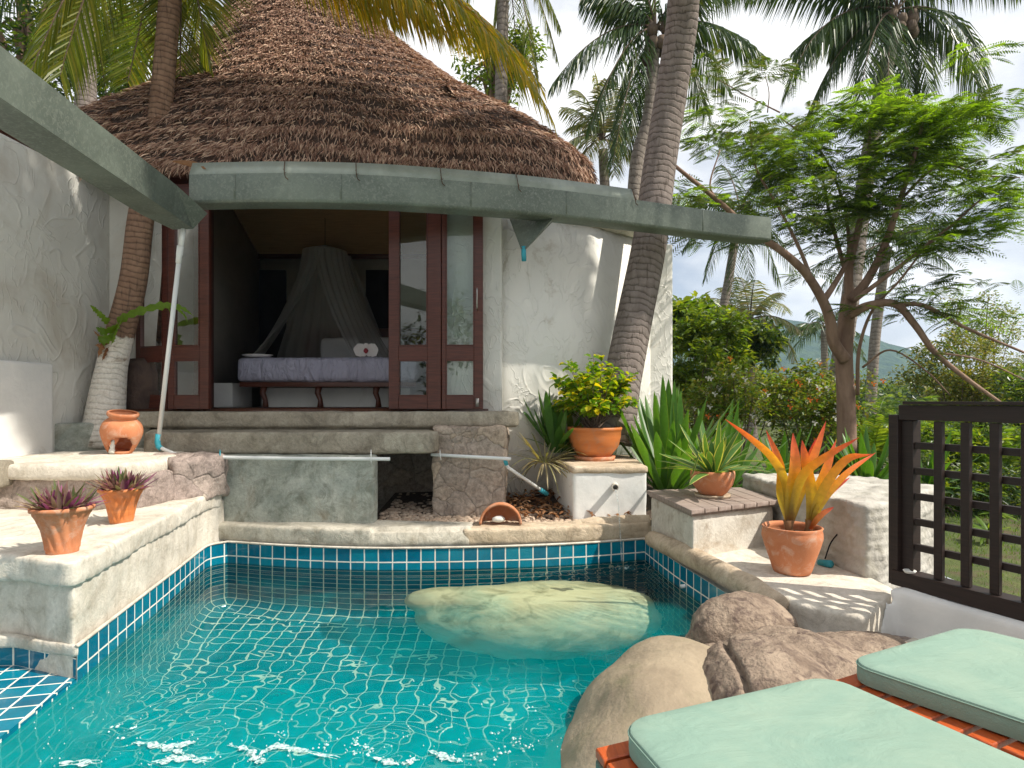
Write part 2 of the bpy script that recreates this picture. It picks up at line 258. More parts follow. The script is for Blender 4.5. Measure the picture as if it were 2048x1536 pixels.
MT = dict(
 plinth=concrete('stained_plinth', (.50,.46,.39), (.68,.65,.58), (.26,.19,.12), .25, .4, 1.3, (.38,.27,.16)),
 white=stucco('white_stucco', (.54,.53,.49), (.66,.65,.60), 2.1, .009, ((.47,.43,.37), 1.5, .50, .72)),
 whiteR=stucco('white_stucco_garden', (.70,.69,.64), (.80,.78,.72), 2.6, .010, ((.42,.36,.28), 2.4, .58, .75)),
 whiteS=basic('white_paint_plain', (.68,.68,.66), (.78,.77,.74), 3, .8, 30, .35, .006, stain=((.5,.46,.4), 4, .62, .8)),
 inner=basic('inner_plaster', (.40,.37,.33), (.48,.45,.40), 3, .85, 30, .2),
 conc=concrete('weathered_concrete', (.27,.30,.26), (.50,.51,.45), (.15,.16,.12), .5, .7, 2.6, (.20,.15,.09)),
 concW=concrete('pale_cement', (.56,.51,.43), (.74,.69,.60), (.36,.31,.24), .3, .45, 1.6),
 coping=concrete('sandy_coping', (.46,.36,.25), (.62,.51,.38), (.20,.15,.10), .4, .6, 1.6),
 coping2=concrete('beige_band', (.44,.41,.34), (.62,.58,.49), (.22,.19,.14), .4, .6), step=concrete('cement_step', (.25,.22,.17), (.44,.40,.32), (.13,.11,.08), .55, .7, 1.8),
 stone=stonemat('crazy_stone', (.33,.27,.22), (.40,.33,.27), (.42,.33,.25), 5.0),
 stoneP=stonemat('pink_riser_stone', (.30,.24,.215), (.37,.30,.26), (.40,.34,.28), 1.9),
 rock=basic('brown_boulder', (.19,.14,.105), (.36,.28,.21), 9, .9, 70, .9, .012, dist=1.0, stain=((.12,.085,.07), 16, .5, .66)),
 smooth=basic('sand_render', (.27,.215,.15), (.39,.315,.22), 3, .75, 40, .6, .008, stain=((.24,.21,.13), 4, .5, .72)), palerock=basic('pale_rock', (.66,.56,.38), (.80,.70,.50), 3, .8, 40, .4, .006, stain=((.30,.27,.17), 3.5, .5, .68), st=(1,3,3)),
 tile=tilemat('pool_tile'), water=watermat(), glass=glassmat(),
 terra=basic('terracotta', (.46,.16,.07), (.56,.23,.11), 5, .8, 50, .35, .004, stain=((.56,.36,.26), 11, .50, .72)),
 terraD=basic('terracotta_glossy', (.50,.15,.04), (.58,.20,.06), 4, .5, 40, .15, .002, st=(1,1,6), stain=((.42,.19,.10), 9, .5, .7)),
 soil=basic('soil', (.04,.028,.02), (.10,.07,.05), 40, .95, 60, 1, .02),
 maroon=woodmat('maroon_door_wood', (.045,.012,.008), (.11,.032,.02), .32),
 mahog=woodmat('mahogany', (.06,.018,.01), (.13,.04,.022), .3),
 trellis=woodmat('trellis_wood', (.012,.0065,.005), (.028,.015,.011), .55),
 slat=woodmat('lounger_slat', (.34,.055,.012), (.55,.11,.025), .35, (25, 2, 2)),
 planks=woodmat('grey_planks', (.20,.15,.125), (.36,.29,.25), .8, (2, 24, 2), 2),
 floor=woodmat('dark_floor', (.05,.02,.012), (.09,.04,.025), .15, (20, 2, 2)),
 zinc=basic('galvanised', (.10,.12,.10), (.165,.195,.16), 2.2, .5, 160, .15, .001, spec=.5, met=.2, stain=((.21,.235,.20), 45, .48, .7), b2=(3,.3,.01)),
 zincL=basic('galvanised_flashing', (.20,.23,.19), (.32,.35,.30), 3, .5, 160, .12, .001, spec=.5, met=.25, stain=((.26,.30,.28), 30, .56, .7)),
 pvc=basic('white_pvc', (.68,.70,.69), (.76,.77,.75), 3, .45, 40, .1), blue=basic('blue_pvc', (.03,.28,.36), (.05,.36,.44), 5, .5, 40, .1),
 wire=basic('rusty_wire', (.05,.03,.02), (.12,.07,.04), 20, .9, 60, .2),
 thatch_base=basic('thatch_bed', (.05,.032,.026), (.10,.065,.05), 20, .95, 80, 1, .03),
 mattress=basic('lilac_sheet', (.46,.45,.58), (.52,.51,.64), 3, .85, 60, .3, .004, b2=(5, 1.0, .06, (2.2,.6,1))), pillow=basic('pillow_cotton', (.6,.59,.6), (.68,.67,.68), 3, .9, 9, .4, .02),
 cushion=basic('mint_canvas', (.195,.305,.25), (.24,.35,.285), 1.6, .8, 330, .5, .0012, spec=.2, b2=(5, .7, .012, (1,1.6,1)), stain=((.29,.38,.30), 2.4, .45, .8)),
 mat=woodmat('woven_mat', (.30,.16,.06), (.42,.24,.10), .8, (3, 3, 90), 1.5), black=basic('flat_black', (.012,.010,.012), (.02,.018,.02), 5, .9, 40, .2),
 stoneW=basic('scalloped_render', (.36,.34,.30), (.52,.50,.45), 5, .9, 40, .8, .01, stain=((.36,.34,.28), 7, .5, .72)),
 jar=basic('brown_clay', (.045,.028,.022), (.085,.055,.042), 8, .8, 45, 1, .012),
 figure=basic('chalk', (.62,.61,.56), (.7,.69,.64), 20, .8, 60, .2), flower=basic('orchid_petal', (.72,.66,.66), (.78,.74,.74), 12, .7, 40, .1), red=basic('orchid_heart', (.3,.03,.05), (.4,.06,.06), 12, .7, 40, .1),
)
def nettingmat():
    m = bpy.data.materials.new('netting'); m.use_nodes = True; nt = m.node_tree; nt.nodes.clear(); o = nt.nodes.new('ShaderNodeOutputMaterial')
    t = nt.nodes.new('ShaderNodeBsdfTransparent'); d = nt.nodes.new('ShaderNodeBsdfDiffuse'); d.inputs[0].default_value = (.7,.68,.66,1); tr = nt.nodes.new('ShaderNodeBsdfTranslucent'); tr.inputs[0].default_value = (.7,.68,.66,1)
    a = nt.nodes.new('ShaderNodeMixShader'); nt.links.new(d.outputs[0], a.inputs[1]); nt.links.new(tr.outputs[0], a.inputs[2]); mx = nt.nodes.new('ShaderNodeMixShader'); mx.inputs[0].default_value = .45
    nt.links.new(t.outputs[0], mx.inputs[1]); nt.links.new(a.outputs[0], mx.inputs[2]); nt.links.new(mx.outputs[0], o.inputs[0]); return m
MT['net'] = nettingmat()
MT['bark1'] = barkmat('palm_bark_grey', (.17,.14,.125), (.29,.245,.22), 15); MT['bark2'] = barkmat('palm_bark_brown', (.19,.11,.075), (.33,.21,.145), 22, white=.98)
MT['bark3'] = barkmat('palm_bark_far', (.20,.17,.15), (.30,.26,.22), 9); MT['limb'] = basic('tree_bark', (.17,.105,.075), (.30,.20,.145), 6, .9, 30, .7, .012, st=(1,1,.3))
MT['twig'] = basic('twig_bark', (.10,.07,.05), (.17,.125,.09), 12, .9, 60, .3)
MT['thatch'] = leafmat('thatch_straw', [(.12,.06,.042), (.24,.135,.095), (.36,.22,.16), (.48,.32,.235), (.62,.46,.34)], .12, .8, tcol=(1.3,1.1,.8), spec=.15)
MT['frond'] = leafmat('palm_leaflet', [(.025,.055,.02), (.04,.085,.025), (.06,.11,.03), (.09,.12,.035)], .38, .35)
MT['frondY'] = leafmat('palm_leaflet_backlit', [(.13,.17,.015), (.22,.22,.02), (.34,.27,.02), (.46,.31,.03)], .62, .35, tcol=(2.0,1.8,.35))  # brightened yellow stands in for sun shining through the leaflets
MT['frondN'] = leafmat('palm_leaflet_near', [(.07,.11,.018), (.11,.15,.022), (.16,.19,.03), (.24,.23,.05)], .45, .35)
MT['frondP'] = leafmat('palm_leaflet_pale', [(.09,.13,.06), (.13,.17,.08), (.17,.18,.09), (.24,.20,.11)], .42, .35)
MT['feather'] = leafmat('feather_leaf', [(.035,.075,.014), (.06,.11,.018), (.10,.16,.022), (.15,.21,.03)], .4, .5, tcol=(1.8,1.8,.5))
MT['featherL'] = leafmat('feather_leaf_toplit', [(.13,.22,.02), (.18,.29,.025), (.24,.34,.035)], .55, .5, tcol=(1.7,1.8,.4))  # sun highlights painted as brighter leaf colour, mostly upper and right clusters
MT['featherD'] = leafmat('feather_leaf_old', [(.05,.10,.03), (.07,.12,.035), (.09,.13,.05), (.13,.13,.06)], .4, .5)
MT['bush'] = leafmat('shrub_leaf', [(.04,.08,.012), (.075,.13,.016), (.13,.19,.02), (.21,.26,.03)], .42, .4)
MT['bushL'] = leafmat('shrub_leaf_bright', [(.06,.13,.015), (.10,.19,.02), (.16,.26,.03), (.24,.30,.04)], .5, .4)
MT['bushD'] = leafmat('shrub_leaf_deep', [(.015,.04,.01), (.03,.07,.015), (.045,.09,.02)], .3, .35)
MT['bushO'] = leafmat('shrub_leaf_olive', [(.09,.11,.025), (.14,.16,.035), (.20,.20,.04), (.27,.23,.05)], .4, .4)
MT['orange'] = leafmat('orange_blossom', [(.8,.16,.02), (.9,.3,.05)], .4, .6, tcol=(1.2,1,.7)); MT['whiteF'] = leafmat('white_blossom', [(.85,.83,.75), (.9,.88,.8)], .3, .6, tcol=(1,1,1))
MT['croton'] = leafmat('croton_leaf', [(.06,.15,.01), (.11,.23,.012), (.20,.33,.015), (.40,.44,.02), (.65,.50,.02)], .45, .3, tcol=(1.5,1.5,.4), spec=.6)
MT['agave'] = leafmat('agave_leaf', [(.05,.14,.02), (.075,.18,.025), (.10,.22,.035)], .35, .38, edge=((.30,.38,.07), .46), tcol=(1.8,1.8,.4))
MT['stripe'] = leafmat('striped_agave', [(.07,.16,.04), (.10,.21,.05)], .35, .4, edge=((.46,.47,.15), .36))
MT['dracaena'] = leafmat('strap_leaf', [(.04,.11,.02), (.06,.16,.025), (.10,.21,.04)], .38, .35)
MT['spider'] = leafmat('spider_leaf', [(.16,.18,.06), (.30,.28,.14), (.40,.33,.2), (.12,.16,.05)], .3, .5)
MT['rhoeo'] = leafmat('rhoeo_leaf', [(.09,.14,.05), (.20,.21,.08), (.24,.06,.16), (.33,.12,.24), (.36,.30,.16), (.18,.05,.13), (.28,.28,.10)], .35, .4, tcol=(1.6,1,1.1))
MT['brom'] = leafmat('bromeliad_leaf', [(.62,.25,.02), (.75,.33,.02)], .42, .3, vgrad=[(0, (.18,.05,.03)), (.12, (.26,.24,.05)), (.32, (.52,.42,.04)), (.55, (.78,.36,.02)), (.8, (.80,.18,.05)), (1, (.60,.03,.05))], tcol=(1.5,1.25,.5), spec=.6)
MT['bromR'] = leafmat('bromeliad_leaf_red', [(.6,.10,.03), (.7,.16,.04)], .42, .3, vgrad=[(0, (.25,.04,.02)), (.4, (.66,.26,.05)), (.75, (.75,.22,.08)), (1, (.60,.03,.06))], tcol=(1.5,1.1,.6), spec=.6)
MT['fern'] = leafmat('staghorn_leaf', [(.10,.20,.02), (.17,.30,.03)], .5, .45); MT['dead'] = leafmat('dry_leaf', [(.16,.07,.03), (.26,.13,.06), (.34,.2,.11)], .2, .8, tcol=(1.3,1,.7), spec=.1)
MT['grass'] = leafmat('lawn_blade', [(.05,.11,.015), (.09,.17,.02), (.14,.21,.03)], .4, .6)
MT['pebble'] = leafmat('pebble_stone', [(.30,.23,.17), (.45,.34,.25), (.55,.44,.34), (.40,.28,.2)], 0, .8, spec=.2)
MT['foam'] = basic('foam', (.50,.70,.68), (.70,.80,.78), 30, .6, 90, .5, .004)
def thin(m, f):
    nt = m.node_tree; t = nt.nodes.new('ShaderNodeBsdfTransparent'); x = nt.nodes.new('ShaderNodeMixShader'); nt.links.new(ramp(nt, noi(nt, 90, 4), [(.35, (f,)*3), (.6, (.15,)*3)]), x.inputs[0]); b = nt.nodes['Principled BSDF']; nt.links.new(b.outputs[0], x.inputs[1]); nt.links.new(t.outputs[0], x.inputs[2]); nt.links.new(x.outputs[0], nt.nodes['Material Output'].inputs[0])
thin(MT['foam'], .9)
# ================================================================ STRUCTURE
# ---- pool basin
TOPZ = .15
def pool():
    left = cr([(-1.85,2.66),(-1.95,3.2),(-2.06,3.8),(-2.17,4.36),(-2.18,4.52),(-2.10,4.62)], 6)
    far = cr([(-2.10,4.62),(-1.6,4.50),(-1.0,4.42),(-.3,4.45),(.4,4.55),(1.0,4.72)], 6)
    right = cr([(1.0,4.72),(1.06,4.1),(1.15,3.5),(1.22,2.9),(1.05,2.2),(.8,1.4),(.75,.45)], 4)
    near = cr([(.75,.45),(-.5,.4),(-1.62,.5)], 5); sh = cr([(-1.62,.5),(-1.72,1.6),(-1.85,2.66)], 6)
    per = [(*p, TOPZ) for p in left[:-1]] + [(*p, TOPZ) for p in far[:-1]] + [(*p, TOPZ) for p in right[:-1]] + [(*p, .012) for p in near[:-1]] + [(*p, .012) for p in sh]
    per = [np.array(p) for p in per]; n = len(per)
    xy = np.array([p[:2] for p in per]); nx = np.roll(xy,-1,0)-np.roll(xy,1,0); nx[0] = xy[1]-xy[0]; nx[-1] = xy[-1]-xy[-2]
    nrm = np.stack([nx[:,1], -nx[:,0]], 1); nrm /= np.linalg.norm(nrm,axis=1)[:,None]     # inward for clockwise
    arc = np.concatenate([[0], np.cumsum(np.linalg.norm(np.diff(xy,axis=0),axis=1))])
    DEP = -.98; CR = .16
    rings = [(0, TOPZ, 0)] + [(0, z, TOPZ-z) for z in np.linspace(.012, DEP+CR, 9)]
    for k in range(1, 6): a = k/5*pi/2; rings.append((CR*(1-cos(a)), DEP+CR-CR*sin(a), TOPZ-(DEP+CR)+CR*a))
    m = MB(); V = []; U = []
    for off, z, d in rings:
        for i in range(n):
            p = xy[i] + nrm[i]*off; zz = min(z, per[i][2]); V.append((p[0], p[1], zz)); U.append((arc[i], TOPZ-zz if off == 0 else d))
    Fs = [(r*n+i, r*n+i+1, (r+1)*n+i+1, (r+1)*n+i) for r in range(len(rings)-1) for i in range(n-1)]
    m.add(V, Fs, U)
    last = [(V[(len(rings)-1)*n+i][0], V[(len(rings)-1)*n+i][1], DEP) for i in range(n)]
    m.add(last, [tuple(range(n))], [(p[0]+.02, p[1]+.03) for p in last])
    o = m.build('pool_basin', MT['tile'], None, True, 50); tag(o, kind='structure'); o.cycles.is_caustics_receiver = True
    return xy, o
PXY, basin = pool()
def inpoly(x, y, poly):
    c = np.zeros(x.shape, bool); n = len(poly)
    for i in range(n):
        x1, y1 = poly[i]; x2, y2 = poly[(i+1)%n]
        k = ((y1 > y) != (y2 > y)) & (x < (x2-x1)*(y-y1)/((y2-y1) if abs(y2-y1) > 1e-9 else 1e-9)+x1); c ^= k
    return c
def water():
    st = .0085; xs = np.arange(-2.26, 1.30, st); ys = np.arange(.38, 4.78, st); X, Y = np.meshgrid(xs, ys); Z = np.zeros_like(X)
    r = np.random.default_rng(3)
    calm = np.clip((4.3-Y)/2.0, 0, 1); calm = .05 + .95*calm**1.8
    for k in range(34):
        lam = r.choice([r.uniform(.035,.08), r.uniform(.05,.12), r.uniform(.07,.22)]); th = r.uniform(0, 2*pi); kk = 2*pi/lam; ph = r.uniform(0, 6.28)
        Z += .0002*(lam/.2)**1.1*np.sin(kk*(X*cos(th)+Y*sin(th))+ph+.7*np.sin(3*X+ph)+.5*np.sin(4*Y+2*ph))
    Z *= calm
    jx, jy = .79, 4.50; rr = np.sqrt((X-jx)**2+(Y-jy)**2); Z += .0022*np.sin(rr*2*pi/.062)*np.exp(-rr/.42)*np.minimum(rr/.05, 1)      # rings from the falling water
    for (cx, cy, a) in ((-1.1,2.2,.006),(-.45,2.15,.006),(-1.5,2.5,.004),(.1,2.3,.004)):
        q = np.sqrt((X-cx)**2+(Y-cy)**2); Z += a*np.sin(q*2*pi/.13+cx*9)*np.exp(-q/.3)*.6
    ny, nx = X.shape; idx = np.arange(nx*ny).reshape(ny, nx)
    cen = PXY.mean(0); poly = [(cen + (p-cen)*(1+.012/np.linalg.norm(p-cen))) for p in PXY]
    cx = (X[:-1,:-1]+X[1:,1:])/2; cy = (Y[:-1,:-1]+Y[1:,1:])/2; keep = inpoly(cx, cy, poly)
    f = np.stack([idx[:-1,:-1], idx[:-1,1:], idx[1:,1:], idx[1:,:-1]], -1)[keep]
    used = np.unique(f); mp = -np.ones(nx*ny, int); mp[used] = np.arange(len(used)); v = np.stack([X,Y,Z],-1).reshape(-1,3)[used]
    m = MB(); m.v = [tuple(p) for p in v.tolist()]; m.f = [tuple(q) for q in mp[f].tolist()]; m.uv = [(0,0)]*len(m.v); m.m = [0]*len(m.f)
    o = m.build('water', MT['water']); tag(o, kind='structure'); o.cycles.is_caustics_caster = True
water()
# ---- ground
def ground():
    m = MB(); hole = [(-3.75,.1),(2.9,.1),(2.9,4.9),(-3.75,4.9)]; far = 900
    outer = [(-far,-60),(far,-60),(far,900),(-far,900)]
    vs = [(x,y,.0) for x,y in hole] + [(x,y,-1.) for x,y in [(-14,-8),(14,-8),(14,24),(-14,24)]]
    # gentle slope: near ring then far ring
    vs = [(x,y,.02) for x,y in hole] + [(-9,-7,.02),(9,-7,.02),(11,14,-.15),(-11,14,-.15)] + [(x,y,-3.0) for x,y in outer]
    fs = []
    for a, b in ((0,4),(4,8)):
        for i in range(4): j = (i+1)%4; fs.append((a+i, b+i, b+j, a+j))
    m.add(vs, [f[::-1] for f in fs]); o = m.build('ground', basic('garden_ground', (.05,.075,.02), (.10,.12,.035), 3, .95, 60, .8, .02, stain=((.10,.07,.045), 2, .5, .65)), None, False); tag(o, kind='structure')
ground()
def hills():
    m = MB(); nx, ny = 120, 26
    V = []; prof = [(-400,40),(60,60),(150,76),(205,84),(245,88),(275,90),(300,88),(345,76),(390,66),(430,48),(465,28),(560,22),(700,30),(900,30)]
    px = [p[0] for p in prof]; pz = [p[1] for p in prof]
    for j in range(ny):
        for i in range(nx):
            x = -400+1300*i/(nx-1); y = 470+j*12.0; t = j/(ny-1); h = np.interp(x*640/y, px, pz)*sin(min(1, t*1.35)*pi/2)
            h += 7*noise.fractal(Vector((x*.018, y*.018, 0)), 1, 2, 5)*min(1, t*3); V.append((x, y, h-3.5))
    m.add(V, [(j*nx+i, j*nx+i+1, (j+1)*nx+i+1, (j+1)*nx+i) for j in range(ny-1) for i in range(nx-1)])
    hm, nt, b = newmat('hill_forest'); nt.links.new(ramp(nt, noi(nt, .09, 9, .5, .75), [(.35, (.02,.045,.03)), (.65, (.07,.11,.05))]), b.inputs['Base Color']); b.inputs['Roughness'].default_value = 1; b.inputs['Specular IOR Level'].default_value = 0
    bump(nt, b, noi(nt, .15, 6), 1, 3.0)
    tag(m.build('hills', hm), kind='structure')
hills()
# ---- shelf and deck round the pool
def decks():
    m = MB(); m.prism([(-1.86,2.66),(-1.86,2.72),(-2.22,2.85),(-3.7,2.75),(-3.7,.35),(-1.63,.35),(-1.63,.5),(-1.73,1.6)], -.4, .012)
    m.uv = [(v[0]*.94+v[1]*.2+.04, v[1]-.25*v[0]) for v in m.v]
    tag(m.build('pool_shelf', MT['tile'], None, False), kind='structure').cycles.is_caustics_receiver = True
    # tiled upstand against the bench
    a = np.array([-1.858,2.668]); b = np.array([-2.22,2.80]); c = np.array([-3.7,2.69]); m = MB()
    for p, q in ((a,b),(b,c)):
        L = np.linalg.norm(q-p); s = 0 if p is a else np.linalg.norm(b-a)
        m.add([(*p,.012),(*q,.012),(*q,.098),(*p,.098)], [(0,1,2,3)], [(s,.0),(s+L,.0),(s+L,.1),(s,.1)])
    tag(m.build('pool_upstand', MT['tile'], None, False), kind='structure')
    m = MB(); m.prism([(.78,.35),(3.0,.35),(3.0,2.75),(2.05,3.1),(1.3,2.6),(1.08,2.2),(.83,1.4)], -1.0, .05)
    m.prism([(-4,.36),(3,.36),(3,-4),(-4,-4)], -1.0, .05)
    tag(m.build('sun_deck', MT['concW'], None, False), kind='structure')
decks()
# ---- the terrace masonry
def solid(name, polys, mat, label, cat, vox=.02, it=4, amp=.006, sc=5, fn=None, parent=None, group=None):
    m = MB()
    for poly, z0, z1 in polys: m.prism(poly, z0, z1)
    o = m.build(name, mat, parent); organic(o, vox, it, amp, sc, 4, fn)
    if label: tag(o, label, cat, group)
    return o
left = [tuple(p) for p in cr([(-1.858,2.665),(-1.958,3.2),(-2.068,3.8),(-2.178,4.36),(-2.195,4.53),(-2.15,4.70)], 4)]
bench = thing('masonry_bench', (-2.6,3.6,0), 'low cement bench along the pool edge with two fluted pots on top', 'bench')
body = [(p[0]-.012, p[1]) for p in left] + [(-2.3,4.9),(-3.7,4.9),(-3.7,2.70),(-2.222,2.81)]
solid('bench_body', [(body, -.2, .46)], MT['concW'], None, None, .022, 3, .010, 4, parent=bench)
lip = [(p[0]+.008, p[1]) for p in left[:-1]] + [(-2.3,4.86),(-3.72,4.86),(-3.72,2.66),(-2.222,2.765),(-1.90,2.645)]
solid('bench_top', [(lip, .40, .515)], MT['concW'], None, None, .016, 5, .010, 6, parent=bench)
m = MB(); m.prism([(-1.84,2.652),(-1.86,2.68),(-2.23,2.81),(-3.7,2.71),(-3.7,2.66),(-2.215,2.765)], .1, .155); organic(m.build('mortar_trim', MT['concW'], bench), .011, 2, .003, 9)
# grout lip on top of the tiles
m = MB(); lipline = [np.array([*p, TOPZ+.004]) for p in PXY[:62]]; lipline = [p for p in lipline if p[1] > 2.62 and p[0] < 1.02]
m.tube(lipline, .009, 6); tag(m.build('tile_edging', MT['concW']), 'thin white grout edging along the top of the pool tiles', 'edging')
# stone riser with jar platform
ris = thing('stone_platform', (-2.9,4.3,.5), 'stone faced platform with cement top under the palm and the round jar', 'platform')
solid('stone_face', [([(-2.36,3.93),(-2.30,4.30),(-2.2,4.8),(-2.5,5.2),(-3.7,5.2),(-3.7,3.85),(-3.2,3.90)], .49, .72)], MT['stoneP'], None, None, .02, 3, .022, 5, parent=ris)
solid('platform_top', [([(-2.38,3.88),(-2.34,4.2),(-2.4,4.6),(-2.7,5.2),(-3.7,5.2),(-3.7,3.8),(-3.1,3.86)], .70, .805)], MT['concW'], None, None, .018, 5, .012, 5, parent=ris)
solid('log_ledge', [([(-3.10,3.78),(-3.12,3.95),(-3.7,3.85),(-3.7,3.68)], .66, .83)], MT['step'], None, None, .018, 8, .006, 5, parent=ris)
solid('wedge_stone', [([(-2.30,4.25),(-2.12,4.62),(-2.16,4.85),(-2.7,5.1),(-2.7,4.6)], .48, .80)], MT['stoneP'], None, None, .018, 6, .03, 6, parent=ris)
# concrete wall below the steps
cw = thing('concrete_wall', (-1.7,4.8,.1), 'mottled grey concrete wall under the rounded step behind the pool', 'wall')
solid('wall_slab', [([(-2.42,4.98),(-2.20,4.72),(-1.6,4.68),(-1.03,4.64),(-1.02,4.78),(-1.6,4.88),(-2.2,5.1)], .18, .785)], MT['conc'], None, None, .02, 3, .008, 3, parent=cw)
farl = [tuple(p) for p in cr([(-2.24,4.60),(-2.13,4.64),(-1.6,4.52),(-1.0,4.44),(-.3,4.47)], 5)]
solid('lower_band', [(farl + [(-.28,4.72),(-1.0,4.78),(-1.6,4.86),(-2.2,4.95)], .152, .285)], MT['coping2'], None, None, .016, 6, .006, 5, parent=cw,
      fn=lambda c: -.03*max(0, c[2]-.2)/.08 if c[1] < 4.5 and c[0] > -1.0 else 0)
cp = thing('pool_coping', (.3,4.6,.15), 'sandy rounded kerb between the gravel bed and the blue tiles', 'kerb')
farr = [tuple(p) for p in cr([(-.36,4.465),(.4,4.565),(.75,4.65),(1.04,4.735)], 5)]
solid('coping_band', [(farr + [(1.1,4.92),(.8,4.86),(.4,4.80),(-.34,4.70)], .152, .275)], MT['coping'], None, None, .015, 7, .007, 6, parent=cp)
m = MB(); m.tube([P(x,y,D) for x,y,D in ((1135,1053,4.72),(1180,1049,4.74),(1240,1045,4.77),(1300,1042,4.80))], [.035,.055,.055,.05], 12); organic(m.build('coping_roll', MT['coping'], cp), .012, 4, .008, 8)
rc = MB(); rc.tube([(1.00,4.50,.205),(1.12,4.1,.20),(1.21,3.7,.195),(1.28,3.35,.19),(1.33,3.1,.18)], [.060,.068,.068,.07,.06], 16); o = rc.build('round_coping', MT['coping']); organic(o, .014, 4, .006, 6)
tag(o, 'smooth sandy half-round kerb along the right hand pool wall', 'kerb')
# gravel bed behind coping
m = MB(); m.add([(-1.1,4.66,.245),(1.1,4.76,.245),(1.9,7.2,.50),(-1.1,6.4,.36)], [(0,1,2,3)]); tag(m.build('gravel_bed', MT['soil']), kind='structure')
def pebbles():
    m = MB(); r = random.Random(5)
    for k in range(2600):
        x = r.uniform(-1.05, .75); y = 4.69+abs(r.gauss(0,.40)); z = .248+(y-4.7)*.065
        if y > 6.2 or (x > .25 and r.random() < .6): continue
        s = r.uniform(.012, .032); a = r.uniform(0, pi); ax = (s, s*r.uniform(.6,.9), s*r.uniform(.35,.6)); V = []
        for j in range(5):
            ph = -pi/2+pi*j/4
            for i in range(7): th = 2*pi*i/7; u = ax[0]*cos(ph)*cos(th)*r.uniform(.85,1.1); w = ax[1]*cos(ph)*sin(th); V.append((x+u*cos(a)-w*sin(a), y+u*sin(a)+w*cos(a), z+s*.3+ax[2]*sin(ph)))
        m.add(V, [(j*7+i, j*7+(i+1)%7, (j+1)*7+(i+1)%7, (j+1)*7+i) for j in range(4) for i in range(7)])
    tag(m.build('gravel', MT['pebble']), 'tan river pebbles scattered between the coping and the stone pillar', 'gravel', kind='stuff')
    m = MB()
    for k in range(700):
        x = r.uniform(-.1, 1.0); y = r.uniform(4.85, 6.3); z = .26+(y-4.7)*.08; a = r.uniform(0,6.28); L = r.uniform(.05,.14); d = np.array([cos(a),sin(a),0]); b = np.array([x,y,z+r.uniform(0,.05)])
        m.blade([b, b+d*L*.5+[0,0,.02], b+d*L], [.006,.014,.002], np.array([-sin(a),cos(a),r.uniform(-.5,.5)]), .3)
    tag(m.build('leaf_litter', MT['dead']), 'brown fallen leaves piled behind the white water spout block', 'leaf litter', kind='stuff')
pebbles()
# ================================================================ HOUSE
HY = 5.3; FL = 1.125
house = thing('thatched_house', (-1.6,7.2,0), 'white villa with a tall brown thatched roof and open dark wood doors', 'house')
def wall(name, mat, boxes=None, prisms=None, parent=house, bv=.018):
    m = MB()
    for b in boxes or []: m.box(*b)
    for p in prisms or []: m.prism(*p)
    o = m.build(name, mat, parent); return bevel(o, bv, 3) if bv else o
wall('door_jamb', MT['white'], [((-.66,HY,1.09),(-.085,HY+.30,3.3))])
wall('wall', MT['white'], [((-3.95,5.40,.8),(-3.13,5.72,3.6))])
wall('header', MT['maroon'], [((-3.13,HY+.04,3.02),(-.66,HY+.2,3.3))], bv=.004)
# curved wing wall
wp = cr([(-.09,5.52),(.35,5.70),(.8,6.02),(1.2,6.40),(1.50,6.78)], 6); back = [(p[0]-.2, p[1]+.25) for p in wp][::-1]
wall('wing_wall', MT['whiteR'], None, [([tuple(p) for p in wp]+back, .2, 2.92)], bv=0)
m = MB(); pp = [(p[0]+.02, p[1]-.02, 2.95) for p in wp[4:]] + [(1.66,6.95,2.9)]; m.tube(pp, [.09]*(len(pp)-1)+[.07], 12); organic(m.build('wall_coping', MT['concW'], house), .02, 4, .018, 5)
wall('wing_return', MT['whiteR'], [((1.42,6.8,.2),(1.75,9.5,2.9))], bv=.03)
# room
wall('room_floor', MT['floor'], [((-3.7,HY-.03,1.02),(-.2,8.9,FL))], bv=0)
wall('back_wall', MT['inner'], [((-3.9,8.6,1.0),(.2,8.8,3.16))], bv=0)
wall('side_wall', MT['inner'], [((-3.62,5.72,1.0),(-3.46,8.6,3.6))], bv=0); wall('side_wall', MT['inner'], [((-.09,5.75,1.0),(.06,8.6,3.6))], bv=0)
m = MB(); m.add([(-3.7,8.58,3.16),(-.05,8.58,3.16),(-.6,6.3,4.3),(-3.1,6.3,4.3)], [(0,1,2,3)]); m.add([(-3.7,8.58,3.16),(-3.1,6.3,4.3),(-3.1,5.5,4.0),(-3.62,5.5,3.3)], [(0,1,2,3)]); m.add([(-.05,8.58,3.16),(-.6,6.3,4.3),(-.6,5.5,4.0),(-.05,5.5,3.3)], [(3,2,1,0)]); m.build('ceiling_mat', MT['mat'], house, False)
wall('ceiling_trim', MT['maroon'], [((-3.7,8.52,3.13),(-.05,8.585,3.19))], bv=0)
for x0, x1 in ((-3.55,-3.10),(-2.0,-1.55)): wall('dark_opening_panel', MT['black'], [((x0,8.56,1.75),(x1,8.597,2.98))], bv=0)  # darkness of the wall openings painted as flat black panels
wall('room_post', MT['maroon'], [((-3.16,6.2,FL),(-3.02,6.34,3.4))], bv=.006)
wall('plinth', MT['whiteS'], [((-3.30,6.6,FL),(-2.95,7.1,1.38))], bv=.01)
